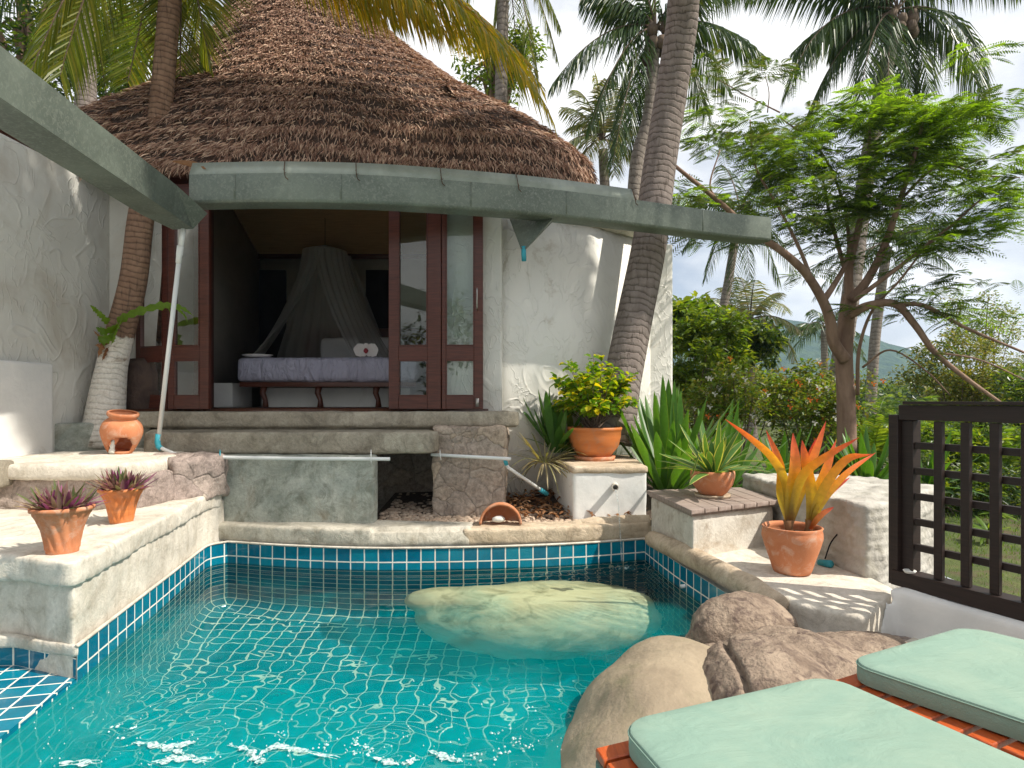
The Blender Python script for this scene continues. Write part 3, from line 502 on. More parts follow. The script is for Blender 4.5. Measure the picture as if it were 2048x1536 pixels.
# slab, step, pillar, foundation
def rounded(name, polys, mat, vox, it, amp): return solid(name, polys, mat, None, None, vox, it, amp, 4, parent=house)
rounded('floor_slab', [([(-3.1,5.10),(-.05,5.10),(.05,5.14),(.06,5.30),(-.05,5.5),(-3.1,5.5)], .975, 1.105),([(-2.9,5.16),(-.66,5.16),(-.66,5.5),(-2.9,5.5)], .8, .99)], MT['step'], .018, 3, .006)
rounded('step', [([(-2.82,4.78),(-.68,4.78),(-.60,4.84),(-.58,5.0),(-.68,5.2),(-3.0,5.2)], .785, .955)], MT['step'], .018, 7, .006)
rounded('pillar', [([(-.64,4.98),(-.06,4.96),(-.04,5.6),(-.64,5.6)], .1, .99)], MT['stone'], .016, 2, .035)
rounded('foundation', [([(-3.4,5.9),(.5,5.9),(.5,6.1),(-3.4,6.1)], .1, 1.0)], MT['stone'], .03, 2, .02)
# ---- roof: concave squircle cone
AX, AY = -2.36, 7.25
prof = [(3.05,1.0,1.0),(3.14,1.03,1.01),(3.5,1.04,.97),(3.7,.98,.92),(3.95,.88,.85),(4.2,.75,.77),(4.4,.65,.69),(4.66,.56,.60),(4.9,.47,.52),(5.15,.38,.44),(5.4,.30,.36),(5.67,.235,.30),(6.1,.17,.22),(6.7,.09,.12),(7.3,.02,.03)]
RA, RB = 3.12, 2.20
pz = np.array([p[0] for p in prof]); pa = np.array([p[1] for p in prof]); pb = np.array([p[2] for p in prof])
def roofpt(th, z):
    a = np.interp(z, pz, pa)*RA; b = np.interp(z, pz, pb)*RB; t = min(1, max(0, (z-3.05)/2.2)); e = 3.6+(2.0-3.6)*t
    c, s_ = np.cos(th), np.sin(th); r = (abs(c)**e+abs(s_)**e)**(-1/e)
    sag = 0.0
    return np.array([AX+a*r*c + float(np.interp(z,[3.05,3.5,4.1,4.6,5.1,5.6],[0,.62,.80,.48,.18,-.08]))*(1 if c < 0 else 0), AY+b*r*s_, z+sag])
roof = None
def mkroof():
    global roof
    m = MB(); n = 96; zs = list(np.linspace(3.05, 7.3, 48)); V = []
    for z in zs:
        for k in range(n): V.append(roofpt(2*pi*k/n, z))
    m.add(V, [(i*n+k, i*n+(k+1)%n, (i+1)*n+(k+1)%n, (i+1)*n+k) for i in range(len(zs)-1) for k in range(n)])
    low = len(m.v); ring = [roofpt(2*pi*k/n, 3.05) for k in range(n)]; inn = [np.array([AX,AY,3.05])+(p-np.array([AX,AY,3.05]))*.86+np.array([0,0,.14]) for p in ring]
    m.add(ring+inn, [(k,k+n,(k+1)%n+n,(k+1)%n) for k in range(n)])
    roof = m.build('roof', MT['thatch_base'], house)
    r = np.random.default_rng(11); NB = 270000
    zc = r.uniform(0, 1, NB)**1.25*4.1+3.06; th = r.uniform(0, 2*pi, NB)
    keep = (np.sin(th) < .25) | (r.uniform(0,1,NB) < .12); zc, th = zc[keep], th[keep]
    course = np.round((zc-3.06)/.15+.35*np.sin(th*5)+.2*np.sin(th*13+zc))*.15+3.06 - .35*.15*np.sin(th*5) - .2*.15*np.sin(th*13+zc); u = r.uniform(0,1,len(zc))
    zc = np.where(u < .74, course + r.normal(0, .022, len(zc)), zc); zc = np.clip(zc, 3.02, 7.2)
    def vec(th, z):
        a = np.interp(z, pz, pa)*RA; b = np.interp(z, pz, pb)*RB; t = np.clip((z-3.05)/2.2, 0, 1); e = 3.6-1.6*t
        c, s_ = np.cos(th), np.sin(th); rr = (abs(c)**e+abs(s_)**e)**(-1/e)
        return np.stack([AX+a*rr*c+np.interp(z,[3.05,3.5,4.1,4.6,5.1,5.6],[0,.62,.80,.48,.18,-.08])*(c < 0), AY+b*rr*s_, z], -1)
    p0 = vec(th, zc); dt = vec(th+.01, zc)-p0; dt /= np.linalg.norm(dt,axis=1)[:,None]; dz = vec(th, zc+.03)-p0; dz /= np.linalg.norm(dz,axis=1)[:,None]
    nn = np.cross(dt, dz); nn /= np.linalg.norm(nn,axis=1)[:,None]; nn *= np.sign((nn*(p0-np.array([AX,AY,3])))[:,:2].sum(1))[:,None]
    L = r.uniform(.035,.095,len(th))[:,None]; sk = r.normal(0,.5,len(th))[:,None]
    lift = (r.uniform(.05,.75,len(th))**1.2)[:,None]; d = -dz+dt*sk+nn*lift; d /= np.linalg.norm(d,axis=1)[:,None]
    sd = np.cross(d, nn); sd /= np.linalg.norm(sd,axis=1)[:,None]; sd += nn*r.normal(0,.5,len(th))[:,None]; w = r.uniform(.0022,.0052,len(th))[:,None]
    b0 = p0+nn*.005; mid = b0+d*L*.55; tip = b0+d*L+np.array([0,0,-1])*L*.18
    V = np.stack([b0-sd*w, b0+sd*w, mid-sd*w*.9, mid+sd*w*.9, tip], 1).reshape(-1,3); n5 = np.arange(len(th))*5
    q = np.stack([n5, n5+1, n5+3, n5+2], 1).tolist(); t3 = np.stack([n5+2, n5+3, n5+4], 1).tolist()
    m = MB(); m.v = [tuple(x) for x in V.tolist()]; m.f = [tuple(x) for x in q]+[tuple(x) for x in t3]; m.uv = [(0,0)]*len(m.v); m.m = [0]*len(m.f)
    o = m.build('thatch', MT['thatch'], roof)
mkroof()
# ---- main gutter
gut = thing('roof_gutter', (-.5,4.8,2.66), 'long curved grey green metal gutter along the edge of the thatch', 'gutter')
gp = cr([(-2.40,4.66),(-2.05,4.64),(-1.68,4.63),(-1.05,4.67),(-.43,4.79),(.30,4.98),(1.16,5.30),(1.9,5.60),(2.38,5.76)], 6)
def sweep(path, sec, z, close=True, sc=None):   # section points are (out, up); out is towards the viewer
    m = MB(); n = len(path); k = len(sec); V = []; pts = [np.array(p) for p in path]
    for i in range(n):
        t = pts[min(i+1,n-1)]-pts[max(i-1,0)]; t = t/np.linalg.norm(t); nr = np.array([t[1], -t[0]]); q = 1 if sc is None else sc[i]
        for a, b in sec: V.append((pts[i][0]+nr[0]*a, pts[i][1]+nr[1]*a, z+b*q))
    Fs = [(i*k+j, (i+1)*k+j, (i+1)*k+(j+1)%k, i*k+(j+1)%k) for i in range(n-1) for j in range(k if close else k-1)]
    if close: Fs += [tuple(range(k)), tuple(range((n-1)*k, n*k))[::-1]]
    return m.add(V, Fs)
bevel(sweep(gp, [(0,0),(.012,.02),(.012,.212),(0,.212),(-.004,.03),(-.16,.03),(-.16,.2),(-.165,.2),(-.165,0)], 2.665).build('trough', MT['zinc'], gut), .002, 1)
gs = [g for g in gp if g[0] < 1.16]
o = sweep(gs, [(.006,.205),(.010,.212),(-.035,.315),(-.04,.312),(.0,.205)], 2.665).build('flashing', MT['zincL'], gut)
for xx in (.0,):
    pass
for i, px in enumerate((571,718,877,1040,1268)):
    b = min(range(len(gp)), key=lambda k: abs(gp[k][0]/gp[k][1]*F+1024-px)); g = gp[b]; q = np.array([g[0], g[1]-.02, 0])
    m = MB(); m.tube([q+[-.012,.05,2.985], q+[-.002,.012,2.93], q+[.006,-.012,2.87], q+[.012,-.006,2.84], q+[.03,-.004,2.825]], .0035, 5); m.tube([q+[.0,-.01,2.90], q+[.012,-.02,2.865], q+[.02,-.012,2.875]], .0025, 5); m.build('tie_wire', MT['wire'], gut)
for px in (470,690,930,1150,1400):   # sheet joints
    b = min(range(len(gp)), key=lambda k: abs(gp[k][0]/gp[k][1]*F+1024-px)); g = gp[b]; m = MB(); m.box((g[0]-.006,g[1]-.0165,2.69),(g[0]+.006,g[1]-.0005,2.872)); m.build('sheet_joint', MT['zinc'], gut)
# funnel outlet under the gutter
fn = thing('gutter_outlet', P(1060,450,5.15), 'grey wedge shaped gutter outlet with a short blue spout by the white wall', 'gutter outlet')
m = MB(); tl, tr_, tip = P(1018,425,5.3), P(1112,430,5.05), P(1047,497,5.05); m.v = []; bk = np.array([0,.22,.02])
m.add([tl, tr_, tip+[.02,0,0], tip-[.02,0,0], tl+bk, tr_+bk, tip+[.02,.04,.0], tip+[-.02,.04,0]], [(0,1,2,3),(7,6,5,4),(0,4,5,1),(1,5,6,2),(2,6,7,3),(3,7,4,0)]); bevel(m.build('funnel', MT['zinc'], fn), .002, 1)
m = MB(); m.tube([P(1047,493,5.07), P(1048,522,5.07)], .020, 14); m.build('spout', MT['blue'], fn)
# ---- left building
lh = thing('side_building', (-3.8,4,0), 'white stuccoed wall of the neighbouring building at the left edge behind the pots', 'building')
wall('wall', MT['white'], None, [([(-3.56,2.6),(-3.53,4.84),(-3.47,5.45),(-3.9,5.6),(-4.2,2.6)], .5, 3.055)], lh, .03)
wall('low_wall', MT['whiteS'], None, [([(-3.50,2.6),(-3.49,4.76),(-3.58,4.80),(-3.6,2.6)], .6, 1.475)], lh, .02)
wall('wall_foot', MT['conc'], None, [([(-3.54,4.82),(-2.98,5.16),(-3.0,5.45),(-3.5,5.45)], .78, 1.02)], lh, .02)
wall('eave', MT['mahog'], [((-4.6,2.0,3.06),(-3.57,4.72,3.10))], None, lh, 0)
lg = thing('side_gutter', (-2.3,4,2.5), 'broad grey metal gutter running overhead towards the white drain pipe', 'gutter')
m = MB(); e = .9
path = [(-1.98,1.0),(-2.13,2.2),(-2.25,3.3),(-2.355,4.35)]
V = []
for (x, y) in path: V += [(x+.02,y,2.49+.205),(x,y,2.49),(x-.215,y,2.485),(x-.225,y,2.66),(x-.218,y,2.66),(x-.205,y,2.50),(x-.008,y,2.50),(x+.012,y,2.695)]
k = 8; Fs = [(i*k+j, (i+1)*k+j, (i+1)*k+(j+1)%k, i*k+(j+1)%k) for i in range(3) for j in range(k)] + [tuple(range(k))]
m.add(V, Fs); m.build('trough', MT['zinc'], lg, False)
m = MB(); a = [np.array(q) for q in ((-2.335,4.35,2.695),(-2.355,4.35,2.49),(-2.57,4.35,2.485),(-2.58,4.35,2.66))]
b = [P(415,427,4.62), P(386,458,4.58), P(345,459,4.58), P(345,440,4.62)]
m.add(a+b, [(0,4,5,1),(1,5,6,2),(2,6,7,3),(4,7,6,5)]); m.build('end_funnel', MT['zinc'], lg, False)
# ---- drain pipe
dp = thing('drain_pipe', P(315,890,4.7), 'long white plastic pipe leaning down from the overhead gutter to the pool wall', 'pipe')
m = MB(); m.tube([P(367,456,4.58), P(361,500,4.58)], .0175, 16); m.tube([P(358,520,4.585), P(317,880,4.70)], .0165, 16); m.build('downpipe', MT['pvc'], dp)
m = MB(); m.tube([P(361,492,4.575), P(359,508,4.58), P(358,514,4.58), P(357,526,4.585)], [.023,.023,.0195,.0195], 16); m.build('coupling', MT['pvc'], dp)
m = MB(); m.tube([P(317,868,4.695), P(315,884,4.70), P(317,893,4.70), P(323,897,4.695)], [.0205]*4, 14); m.build('elbow', MT['blue'], dp)
m = MB(); m.tube(cr([P(320,895,4.70), P(355,910,4.62), P(372,913,4.60), P(470,915,4.60), P(600,917,4.60), P(780,918,4.60)], 5), .0135, 12); m.build('crosspipe', MT['pvc'], dp)
for x in (440, 742): m = MB(); m.tube([P(x,900,4.62), P(x,908,4.575), P(x,921,4.575), P(x+2,930,4.62)], .004, 6); m.build('pipe_clip', MT['blue'] if x == 440 else MT['pvc'], dp)
dq = thing('overflow_pipe', P(1020,916,4.85), 'short white pipe along the stone pillar bending down behind the spout block', 'pipe')
m = MB(); m.tube([P(862,909,4.92), P(1022,918,4.88)], [.0125,.0145], 14); m.build('crosspipe', MT['pvc'], dq)
m = MB(); m.tube([P(1012,926,4.90), P(1016,935,4.91), P(1088,984,5.1)], .0135, 12); m.build('slanted_pipe', MT['pvc'], dq)
m = MB(); m.tube([P(1080,979,5.08), P(1094,988,5.12)], .019, 12); m.build('elbow', MT['blue'], dq); m = MB(); m.tube([P(1010,918,4.89), P(1013,930,4.90)], .0165, 12); m.build('elbow', MT['blue'], dq)
m = MB(); m.tube([P(880,900,4.93), P(880,909,4.875), P(882,920,4.9)], .004, 6); m.build('pipe_clip', MT['pvc'], dq)
# ---- doors
def leaf(px0, px1, D0, D1, stL, stR, z0=1.125, z1=3.0, rails=((1.125,1.235),(1.53,1.65)), mat='maroon', label=None):
    a = P(px0, 0, D0)[:2]; b = P(px1, 0, D1)[:2]; L = np.linalg.norm(b-a); u = (b-a)/L; n = np.array([u[1], -u[0]]); th = .038
    d = MB()
    def bx(m, s0, s1, za, zb, t0=0, t1=th): o = a+u*s0+n*t0; m.obox((o[0],o[1],za), (*(u*(s1-s0)),0), (*(n*(t1-t0)),0), (0,0,zb-za))
    bx(d, 0, stL, z0, z1); bx(d, L-stR, L, z0, z1)
    for r0, r1 in list(rails)+[(z1-.1, z1)]: bx(d, stL, L-stR, r0, r1, .002, th-.002)
    o = d.build('door', MT[mat], house); bevel(o, .003, 1)
    if label: tag(o, label)
    zs = [rails[0][1], rails[1][0], rails[1][1], z1-.1]
    for q in ((zs[0], zs[1]), (zs[2], zs[3])):
        g = MB(); bx(g, stL-.002, L-stR+.002, q[0]-.002, q[1]+.002, .017, .021); g.build('pane', MT['glass'], o, False)
        g = MB(); e = .008
        for s0, s1, za, zb in ((stL, stL+e, q[0], q[1]), (L-stR-e, L-stR, q[0], q[1]), (stL+e, L-stR-e, q[0], q[0]+e), (stL+e, L-stR-e, q[1]-e, q[1])): bx(g, s0, s1, za, zb, -.003+.006, th+.003)
        g.build('bead', MT[mat], o, False)
    return o, a, u, n, L
leaf(279, 342, 5.42, 5.30, .05, .05, mat='maroon')
leaf(342, 423, 5.26, 5.20, .055, .085, mat='maroon')
leaf(780, 884, 5.26, 5.20, .085, .115, mat='maroon')
o, a, u, n, L = leaf(884, 966, 5.20, 5.22, .035, .075, mat='maroon')
m = MB(); q = a+u*(L-.045); 
m.tube([(q[0],q[1]-.05+n[1]*.03,2.12),(q[0],q[1]-.085,2.10),(q[0],q[1]-.085,1.96),(q[0],q[1]-.05,1.94)], .006, 8); m.build('handle', basic('handle_metal',(.3,.28,.27),(.4,.38,.36),20,.35,40,.1,met=.8), o)
m = MB(); m.box((q[0]-.012,q[1]-.062,1.145),(q[0]+.014,q[1]-.041,1.215)); m.build('bolt', basic('bolt_metal',(.3,.28,.27),(.4,.38,.36),20,.35,40,.1,met=.8), o)
# ---- bed
BD = 6.4
bed = thing('bed', (-1.9,7.2,FL), 'double bed with lilac grey mattress on a dark wood frame inside the room', 'bed')
m = MB(); m.box((-2.83,BD,1.385),(-.96,8.35,1.64)); o = m.build('mattress', MT['mattress'], bed); organic(o, .035, 6, .012, 3)
m = MB(); m.box((-2.80,BD+.02,1.335),(-.98,8.3,1.383)); bevel(m.build('bed_frame', MT['mahog'], bed), .006)
for x in (-2.57,-2.0,-1.40):
    for y in (BD+.08, 8.2):
        m = MB(); m.tube([(x,y,1.34),(x-.01,y-.01,1.27),(x+.015,y,1.20),(x+.02,y-.012,FL)], [.036,.03,.024,.033], 10); m.build('leg', MT['mahog'], bed)
m = MB(); m.box((-2.70,BD+.35,FL),(-1.1,8.2,1.33)); m.build('bed_plinth', MT['whiteS'], bed, False)
m = MB(); m.box((-2.75,8.3,1.3),(-1.0,8.38,2.15)); bevel(m.build('headboard', MT['mahog'], bed), .01)
for x0, x1, lb in ((-2.45,-1.95,'plump pale pillow against the bed head under the net, left of the pair'), (-1.88,-1.35,'plump pale pillow against the bed head under the net, right of the pair')):
    m = MB(); m.box((x0,7.95,1.655),(x1,8.2,2.0)); o = m.build('pillow', MT['pillow'], None); organic(o, .03, 14, .02, 4); tag(o, lb, 'pillow', 'pillows on the bed')
# ---- mosquito net
net = thing('mosquito_net', (-2.36,7.9,1.6), 'white mosquito net hanging over the bed and drawn aside like a tent', 'mosquito net')
cx, cy, ctop = P(650,0,7.9)[0], 7.9, P(0,503,7.9)[2]
m = MB(); m.lathe([(.01,ctop+.08),(.12,ctop+.045),(.27,ctop),(.275,ctop-.02)], (cx,cy,0), 40); m.build('net_top', MT['net'], net)
m = MB(); m.tube([(cx,cy,ctop+.08),(cx,cy,4.3)], .004, 5); m.build('cord', MT['wire'], net)
for sgn in (-1, 1):
    m = MB(); nu, nv = 50, 24; V = []
    for j in range(nv+1):
        t = j/nv
        for i in range(nu+1):
            s = i/nu; a = (-pi/2) + sgn*s*pi*.80 - sgn*.18; x0 = cx+.27*cos(a); y0 = cy+.27*sin(a)
            ex = cx+sgn*(.60+.35*s); ey = cy-.9+1.1*s; sp = t**1.5; x = x0+(ex-x0)*sp; y = y0+(ey-y0)*sp; w = .018*sin(s*55)*(.4+t); V.append((x+w, y-w, ctop-.01-(ctop-1.66)*t))
    m.add(V, [(j*(nu+1)+i, j*(nu+1)+i+1, (j+1)*(nu+1)+i+1, (j+1)*(nu+1)+i) for j in range(nv) for i in range(nu)]); m.build('net_drape', MT['net'], net)
m = MB(); nu = 50; V = []
for j in range(13):
    for i in range(nu+1): s = i/nu; t = j/12; x = cx-(.27+.5*t)+(.54+1.0*t)*s; V.append((x, cy+.22+.15*t+.02*sin(s*60), ctop-(ctop-1.7)*t))
m.add(V, [(j*(nu+1)+i, j*(nu+1)+i+1, (j+1)*(nu+1)+i+1, (j+1)*(nu+1)+i) for j in range(12) for i in range(nu)]); m.build('net_back', MT['net'], net)
# flower and tray on the bed
fl = thing('orchid_flower', P(733,705,BD+.15), 'big white orchid bloom with a dark red heart lying on the bed corner', 'flower')
c0 = P(733,702,BD+.12)
for i, (a, L, wd) in enumerate(((.15,.13,.07),(2.95,.13,.07),(pi/2,.10,.035),(.9,.11,.03),(2.3,.11,.03),(-.9,.08,.03),(-2.2,.08,.03))):
    m = MB(); d = np.array([cos(a),-.25,sin(a)*.8]); m.blade([c0, c0+d*L*.35, c0+d*L*.75, c0+d*L], [.01,wd,wd*.9,.01], np.cross(d,[0,1,0]), .15); m.build('petal', MT['flower'], fl)
m = MB(); m.lathe([(.001,-.03),(.02,-.015),(.026,0),(.016,.02),(.001,.03)], c0+[0,-.03,0], 10); m.build('flower_heart', MT['red'], fl)
ty = thing('leaf_tray', P(515,710,BD+.2), 'small pale dish with palm leaf tips at the left corner of the bed', 'tray'); c0 = P(515,712,BD+.2); c0[2] = 1.65
m = MB(); m.lathe([(.001,0),(.10,.0),(.14,.025),(.135,.028),(.09,.006),(.001,.006)], c0, 24, rfn=lambda th,z: 1+.15*cos(2*th)); m.build('dish', MT['flower'], ty)
m = MB(); m.blade([c0+[.02,0,.02], c0+[-.08,0,.035], c0+[-.2,.0,.05]], [.012,.02,.002], (0,1,0), .2); m.build('leaf', MT['stripe'], ty)
# ---- brown jar behind the palm
jr = thing('clay_jar', P(283,850,5.4), 'tall dark brown pitted clay jar behind the whitewashed palm foot', 'jar'); b0 = P(281,851,5.4); hh = 133*5.4/F
m = MB(); m.lathe([(.001,0),(.09,0),(.13,.16*hh*2),(.145,.5*hh),(.145,.75*hh),(.125,.93*hh),(.08,hh),(.05,hh*1.005),(.001,hh*.98)], b0, 36, rfn=lambda th,z: 1+.02*sin(th*3+z*9)); m.build('jar_body', MT['jar'], jr)
# ---- pots
def pot(name, c, prof, mat, label, rfn=None, soil=None, cat='plant pot', seg=56, group=None, inner=.012):
    t = thing(name, c, label, cat, group)
    full = [(.001,.004),(prof[0][0]*.98,0)] + prof; top = prof[-1]; full += [(top[0]-inner*.6, top[1]+.004),(top[0]-inner,top[1]-.006)] + [(max(r-inner,.005), z) for r, z in prof[::-1][1:-1]] + [(.001,.02)]
    m = MB(); m.lathe(full, c, seg, rfn); m.build('pot', MT[mat], t)
    if soil: m = MB(); m.lathe([(.001,soil[1]+.008),(soil[0]*.6,soil[1]+.01),(soil[0],soil[1])], c, 24, rfn=lambda th,z: 1+.02*sin(5*th)); m.build('soil', MT['soil'], t)
    return t
def flute(ht, tw=26, n=9): return lambda th, z: 1+((.10*abs(sin(n*th*.5+3.2*z/ht+.4*sin(3*th)))-.05)*(1 if .015 < z < ht*.86 else 0))
def rosette(t, c, mat, n, Lr, wr, up=(.3,1.1), droop=.25, name='foliage', seed=1, z0=0, spread=.02, fold=.35, shape=None):
    r = random.Random(seed); m = MB()
    for k in range(n):
        a = r.uniform(0,2*pi); e = r.uniform(*up); L = r.uniform(*Lr); w = r.uniform(*wr); d = np.array([cos(a)*cos(e), sin(a)*cos(e), sin(e)]); b = np.array(c)+[cos(a)*r.uniform(0,spread), sin(a)*r.uniform(0,spread), z0]
        dr = droop*r.uniform(.4,1.5); pts = [b+d*L*q-np.array([0,0,1])*dr*L*q*q for q in (0,.2,.4,.6,.8,.93,1)]; sh = shape or (.45,.8,1,.92,.62,.28,.02)
        m.blade(pts, [w*s for s in sh], np.array([-sin(a), cos(a), r.uniform(-.25,.25)]), fold*r.uniform(.6,1.2))
    return m.build(name, MT[mat], t)
def fpot(c, h, seed, label, mat):
    pr = [(q[0]*h/.2, q[1]*h) for q in [(.060,0)]+[(float(np.interp(t_,[0,.2,.5,.78,.9],[.061,.064,.076,.096,.110])), t_) for t_ in np.linspace(.02,.9,22)]+[(.121,.93),(.122,1.)]]
    t = pot('fluted_pot', c, pr, mat, label, flute(h, 26, 14), (.10*h/.2, h*.88), 'potted plant', 90, 'fluted pots on the bench')
    rosette(t, np.array(c)+[0,0,h*.86], 'rhoeo', 170, (.09,.19), (.007,.012), (.45,1.45), .2, 'foliage', seed, 0, .075); return t
fpot(G(125,1104,.515), .205, 3, 'orange fluted pot of purple leaves at the bench corner, nearer of the two', 'terra')
fpot(G(243,1044,.515), .190, 4, 'yellowish fluted pot of purple leaves against the stone riser', 'terraD')
# round jar with a cut opening
jc = G(240,906,.81); oj = thing('incense_jar', jc, 'round orange terracotta jar with a cut opening holding a little white figure', 'jar')
def cutjar():
    R0 = .135; prof = [(.075,0),(.085,.01),(.112,.07),(.133,.13),(.137,.17),(.125,.215),(.098,.245),(.088,.25),(.088,.262),(.100,.275),(.104,.29),(.098,.302),(.088,.300)]
    import itertools
    m = MB(); seg = 72; pts = []
    P2 = cr([(r_, 0, z_) for r_, z_ in prof], 4); m.lathe([(p[0], p[2]) for p in P2], jc, seg)
    fs = []
    for f in m.f:
        c = np.mean([m.v[i] for i in f], 0)-jc; th = math.atan2(c[1], c[0]); d = (th-(-pi/2+.55)); z = c[2]
        if (d/.80)**2+((z-.03)/.115)**2 < 1 and z > .028: continue
        fs.append(f)
    m.f = fs; m.m = [0]*len(fs); o = m.build('jar_body', MT['terra'], oj); md = o.modifiers.new('thick', 'SOLIDIFY'); md.thickness = .011; md.offset = -1
    m = MB(); c = jc+[-.005,-.085,.012]; m.lathe([(.001,0),(.022,0),(.020,.02),(.014,.035),(.017,.055),(.011,.068),(.013,.08),(.009,.094),(.001,.10)], c, 14); m.build('figure', MT['figure'], oj)
    m = MB(); m.lathe([(.001,.006),(.074,.006),(.074,.012),(.001,.012)], jc, 24); m.build('jar_floor', MT['terra'], oj)
cutjar(); oj.rotation_euler = (R(7), R(9), 0); oj.location.z += .006
# half sunk clay dome in the gravel
hc = G(1001,1049,.285); hd = thing('clay_dome_lamp', hc, 'half round terracotta dome lying on the gravel with a white lamp inside', 'garden lamp')
m = MB(); nu, nv = 28, 12; V = []
for j in range(nv+1):
    for i in range(nu+1):
        a = pi*i/nu; b = j/nv; rr = .140*(1-.12*b*b) if b < .8 else .140*(1-.12*.64)*(1-(b-.8)/.2*.9); V.append(hc+np.array([rr*cos(a), b*.16, rr*sin(a)*.98]))
m.add(V, [(j*(nu+1)+i, j*(nu+1)+i+1, (j+1)*(nu+1)+i+1, (j+1)*(nu+1)+i) for j in range(nv) for i in range(nu)]); o = m.build('dome', MT['terra'], hd); md = o.modifiers.new('thick', 'SOLIDIFY'); md.thickness = .018; md.offset = -1
m = MB(); m.tube([hc+[-.06,.03,.03], hc+[-.03,.03,.034], hc+[.0,.035,.034], hc+[.03,.04,.03]], [.014,.024,.026,.012], 12); m.build('lamp', MT['figure'], hd)
# ---- spout block
sb = thing('spout_block', (.8,5.3,.2), 'white block with sandy rounded top and a little pipe spilling water', 'water spout')
solid('block', [([(.475,4.86),(1.055,4.90),(1.12,5.95),(.34,5.9)], .20, .655)], MT['whiteS'], None, None, .018, 3, .004, 5, parent=sb)
solid('cap', [([(.465,4.845),(1.065,4.885),(1.13,5.97),(.33,5.92)], .625, .682)], MT['coping'], None, None, .014, 5, .005, 6, parent=sb)
sc_ = P(1232,974,4.80); m = MB(); m.tube([sc_+[.01,.12,.0], sc_+[-.006,.0,-.004]], .026, 18, False); m.tube([sc_+[-.006,.0,-.004], sc_+[.01,.12,.0]], .019, 18, False); m.add([sc_+np.array([-.006+r_*cos(a),0,-.004+r_*sin(a)]) for r_ in (.026,.019) for a in np.linspace(0,2*pi,19)[:-1]], [(i,(i+1)%18,(i+1)%18+18,i+18) for i in range(18)]); m.build('spout', MT['concW'], sb)
ww = MB(); q0 = sc_+[-.004,-.008,-.02]; path = [q0, q0+[.004,-.05,-.05], q0+[.008,-.09,-.13], q0+[.01,-.14,-.29], q0+[.012,-.20,-.50]]
ww.tube(cr(path, 8), [.004+.002*sin(i*1.3) for i in range(33)], 8)
wm = bpy.data.materials.new('falling_water'); wm.use_nodes = True; wb = wm.node_tree.nodes['Principled BSDF']; wb.inputs['Base Color'].default_value = (.9,.95,.95,1); wb.inputs['Roughness'].default_value = .05; wb.inputs['Transmission Weight'].default_value = .85; wb.inputs['IOR'].default_value = 1.33
tag(ww.build('water_jet', wm), 'thin trickle of water falling from the spout into the pool', 'water jet')
# splash ring
m = MB(); r = random.Random(2)
for k in range(60): a = r.uniform(0,6.28); d = abs(r.gauss(0,.04)); s = r.uniform(.0015,.0045); c = np.array([.80+cos(a)*d*1.5, 4.42+sin(a)*d, .004+r.uniform(0,.012)]); m.lathe([(.0005,-s*.4),(s*.8,-s*.2),(s,0),(s*.7,s*.5),(.0005,s*.7)], c, 7)
tag(m.build('splash_foam', MT['foam']), 'little ring of white splashes where the trickle meets the pool', 'foam', kind='stuff')
# ---- pot on the spout block
c1 = G(1188,917,.682); c1 = np.array([c1[0]*.955, 5.42, .682]); c1[0] = (1189-1024)*5.42/F
cb = pot('glazed_pot', c1+[0,0,.02], [(.125,0),(.150,.03),(.205,.10),(.225,.18),(.228,.235),(.236,.242),(.236,.262)], 'terraD', 'glossy orange bowl pot of yellow green croton on the white spout block', None, (.21,.235), 'potted plant')
m = MB(); m.lathe([(.001,0),(.17,0),(.18,.035),(.172,.038),(.15,.012),(.001,.012)], c1, 40); m.build('saucer', MT['terra'], cb)
def crotonbush():
    r = random.Random(12); m = MB(); s = MB(); c = c1+[0,0,.26]; W_, H_ = .37, .66
    for k in range(46):
        a = r.uniform(0,6.28); rr = W_*sqrt(r.random()); h = H_*r.uniform(.35,1.0)*sqrt(max(.05,1-(rr/W_)**2*.55)); tip = c+[rr*cos(a), rr*sin(a), h]; mid = c+[rr*cos(a)*.45, rr*sin(a)*.45, h*.45]
        base = c+[r.uniform(-.06,.06), r.uniform(-.06,.06), 0]; s.tube(cr([base, mid, tip], 3), [.008,.007,.006,.005,.004,.003,.002], 5)
        for q in range(30):
            t = r.uniform(.22,1.03)**.7; b = mid*(1-t)+tip*t if t > .3 else base*(1-t)+mid*t; th = r.uniform(0,6.28); e = r.uniform(-.5,.9); d = np.array([cos(th)*cos(e), sin(th)*cos(e), sin(e)]); L = r.uniform(.045,.085); w = L*r.uniform(.28,.42)
            b = b+d*r.uniform(.0,.035); m.blade([b, b+d*L*.35, b+d*L*.75-[0,0,L*.08], b+d*L-[0,0,L*.22]], [.003,w,w*.85,.003], np.cross(d, [r.uniform(-.4,.4), r.uniform(-.4,.4), 1]), r.uniform(.1,.6))
    m.build('foliage', MT['croton'], cb); s.build('stems', MT['twig'], cb)
crotonbush()
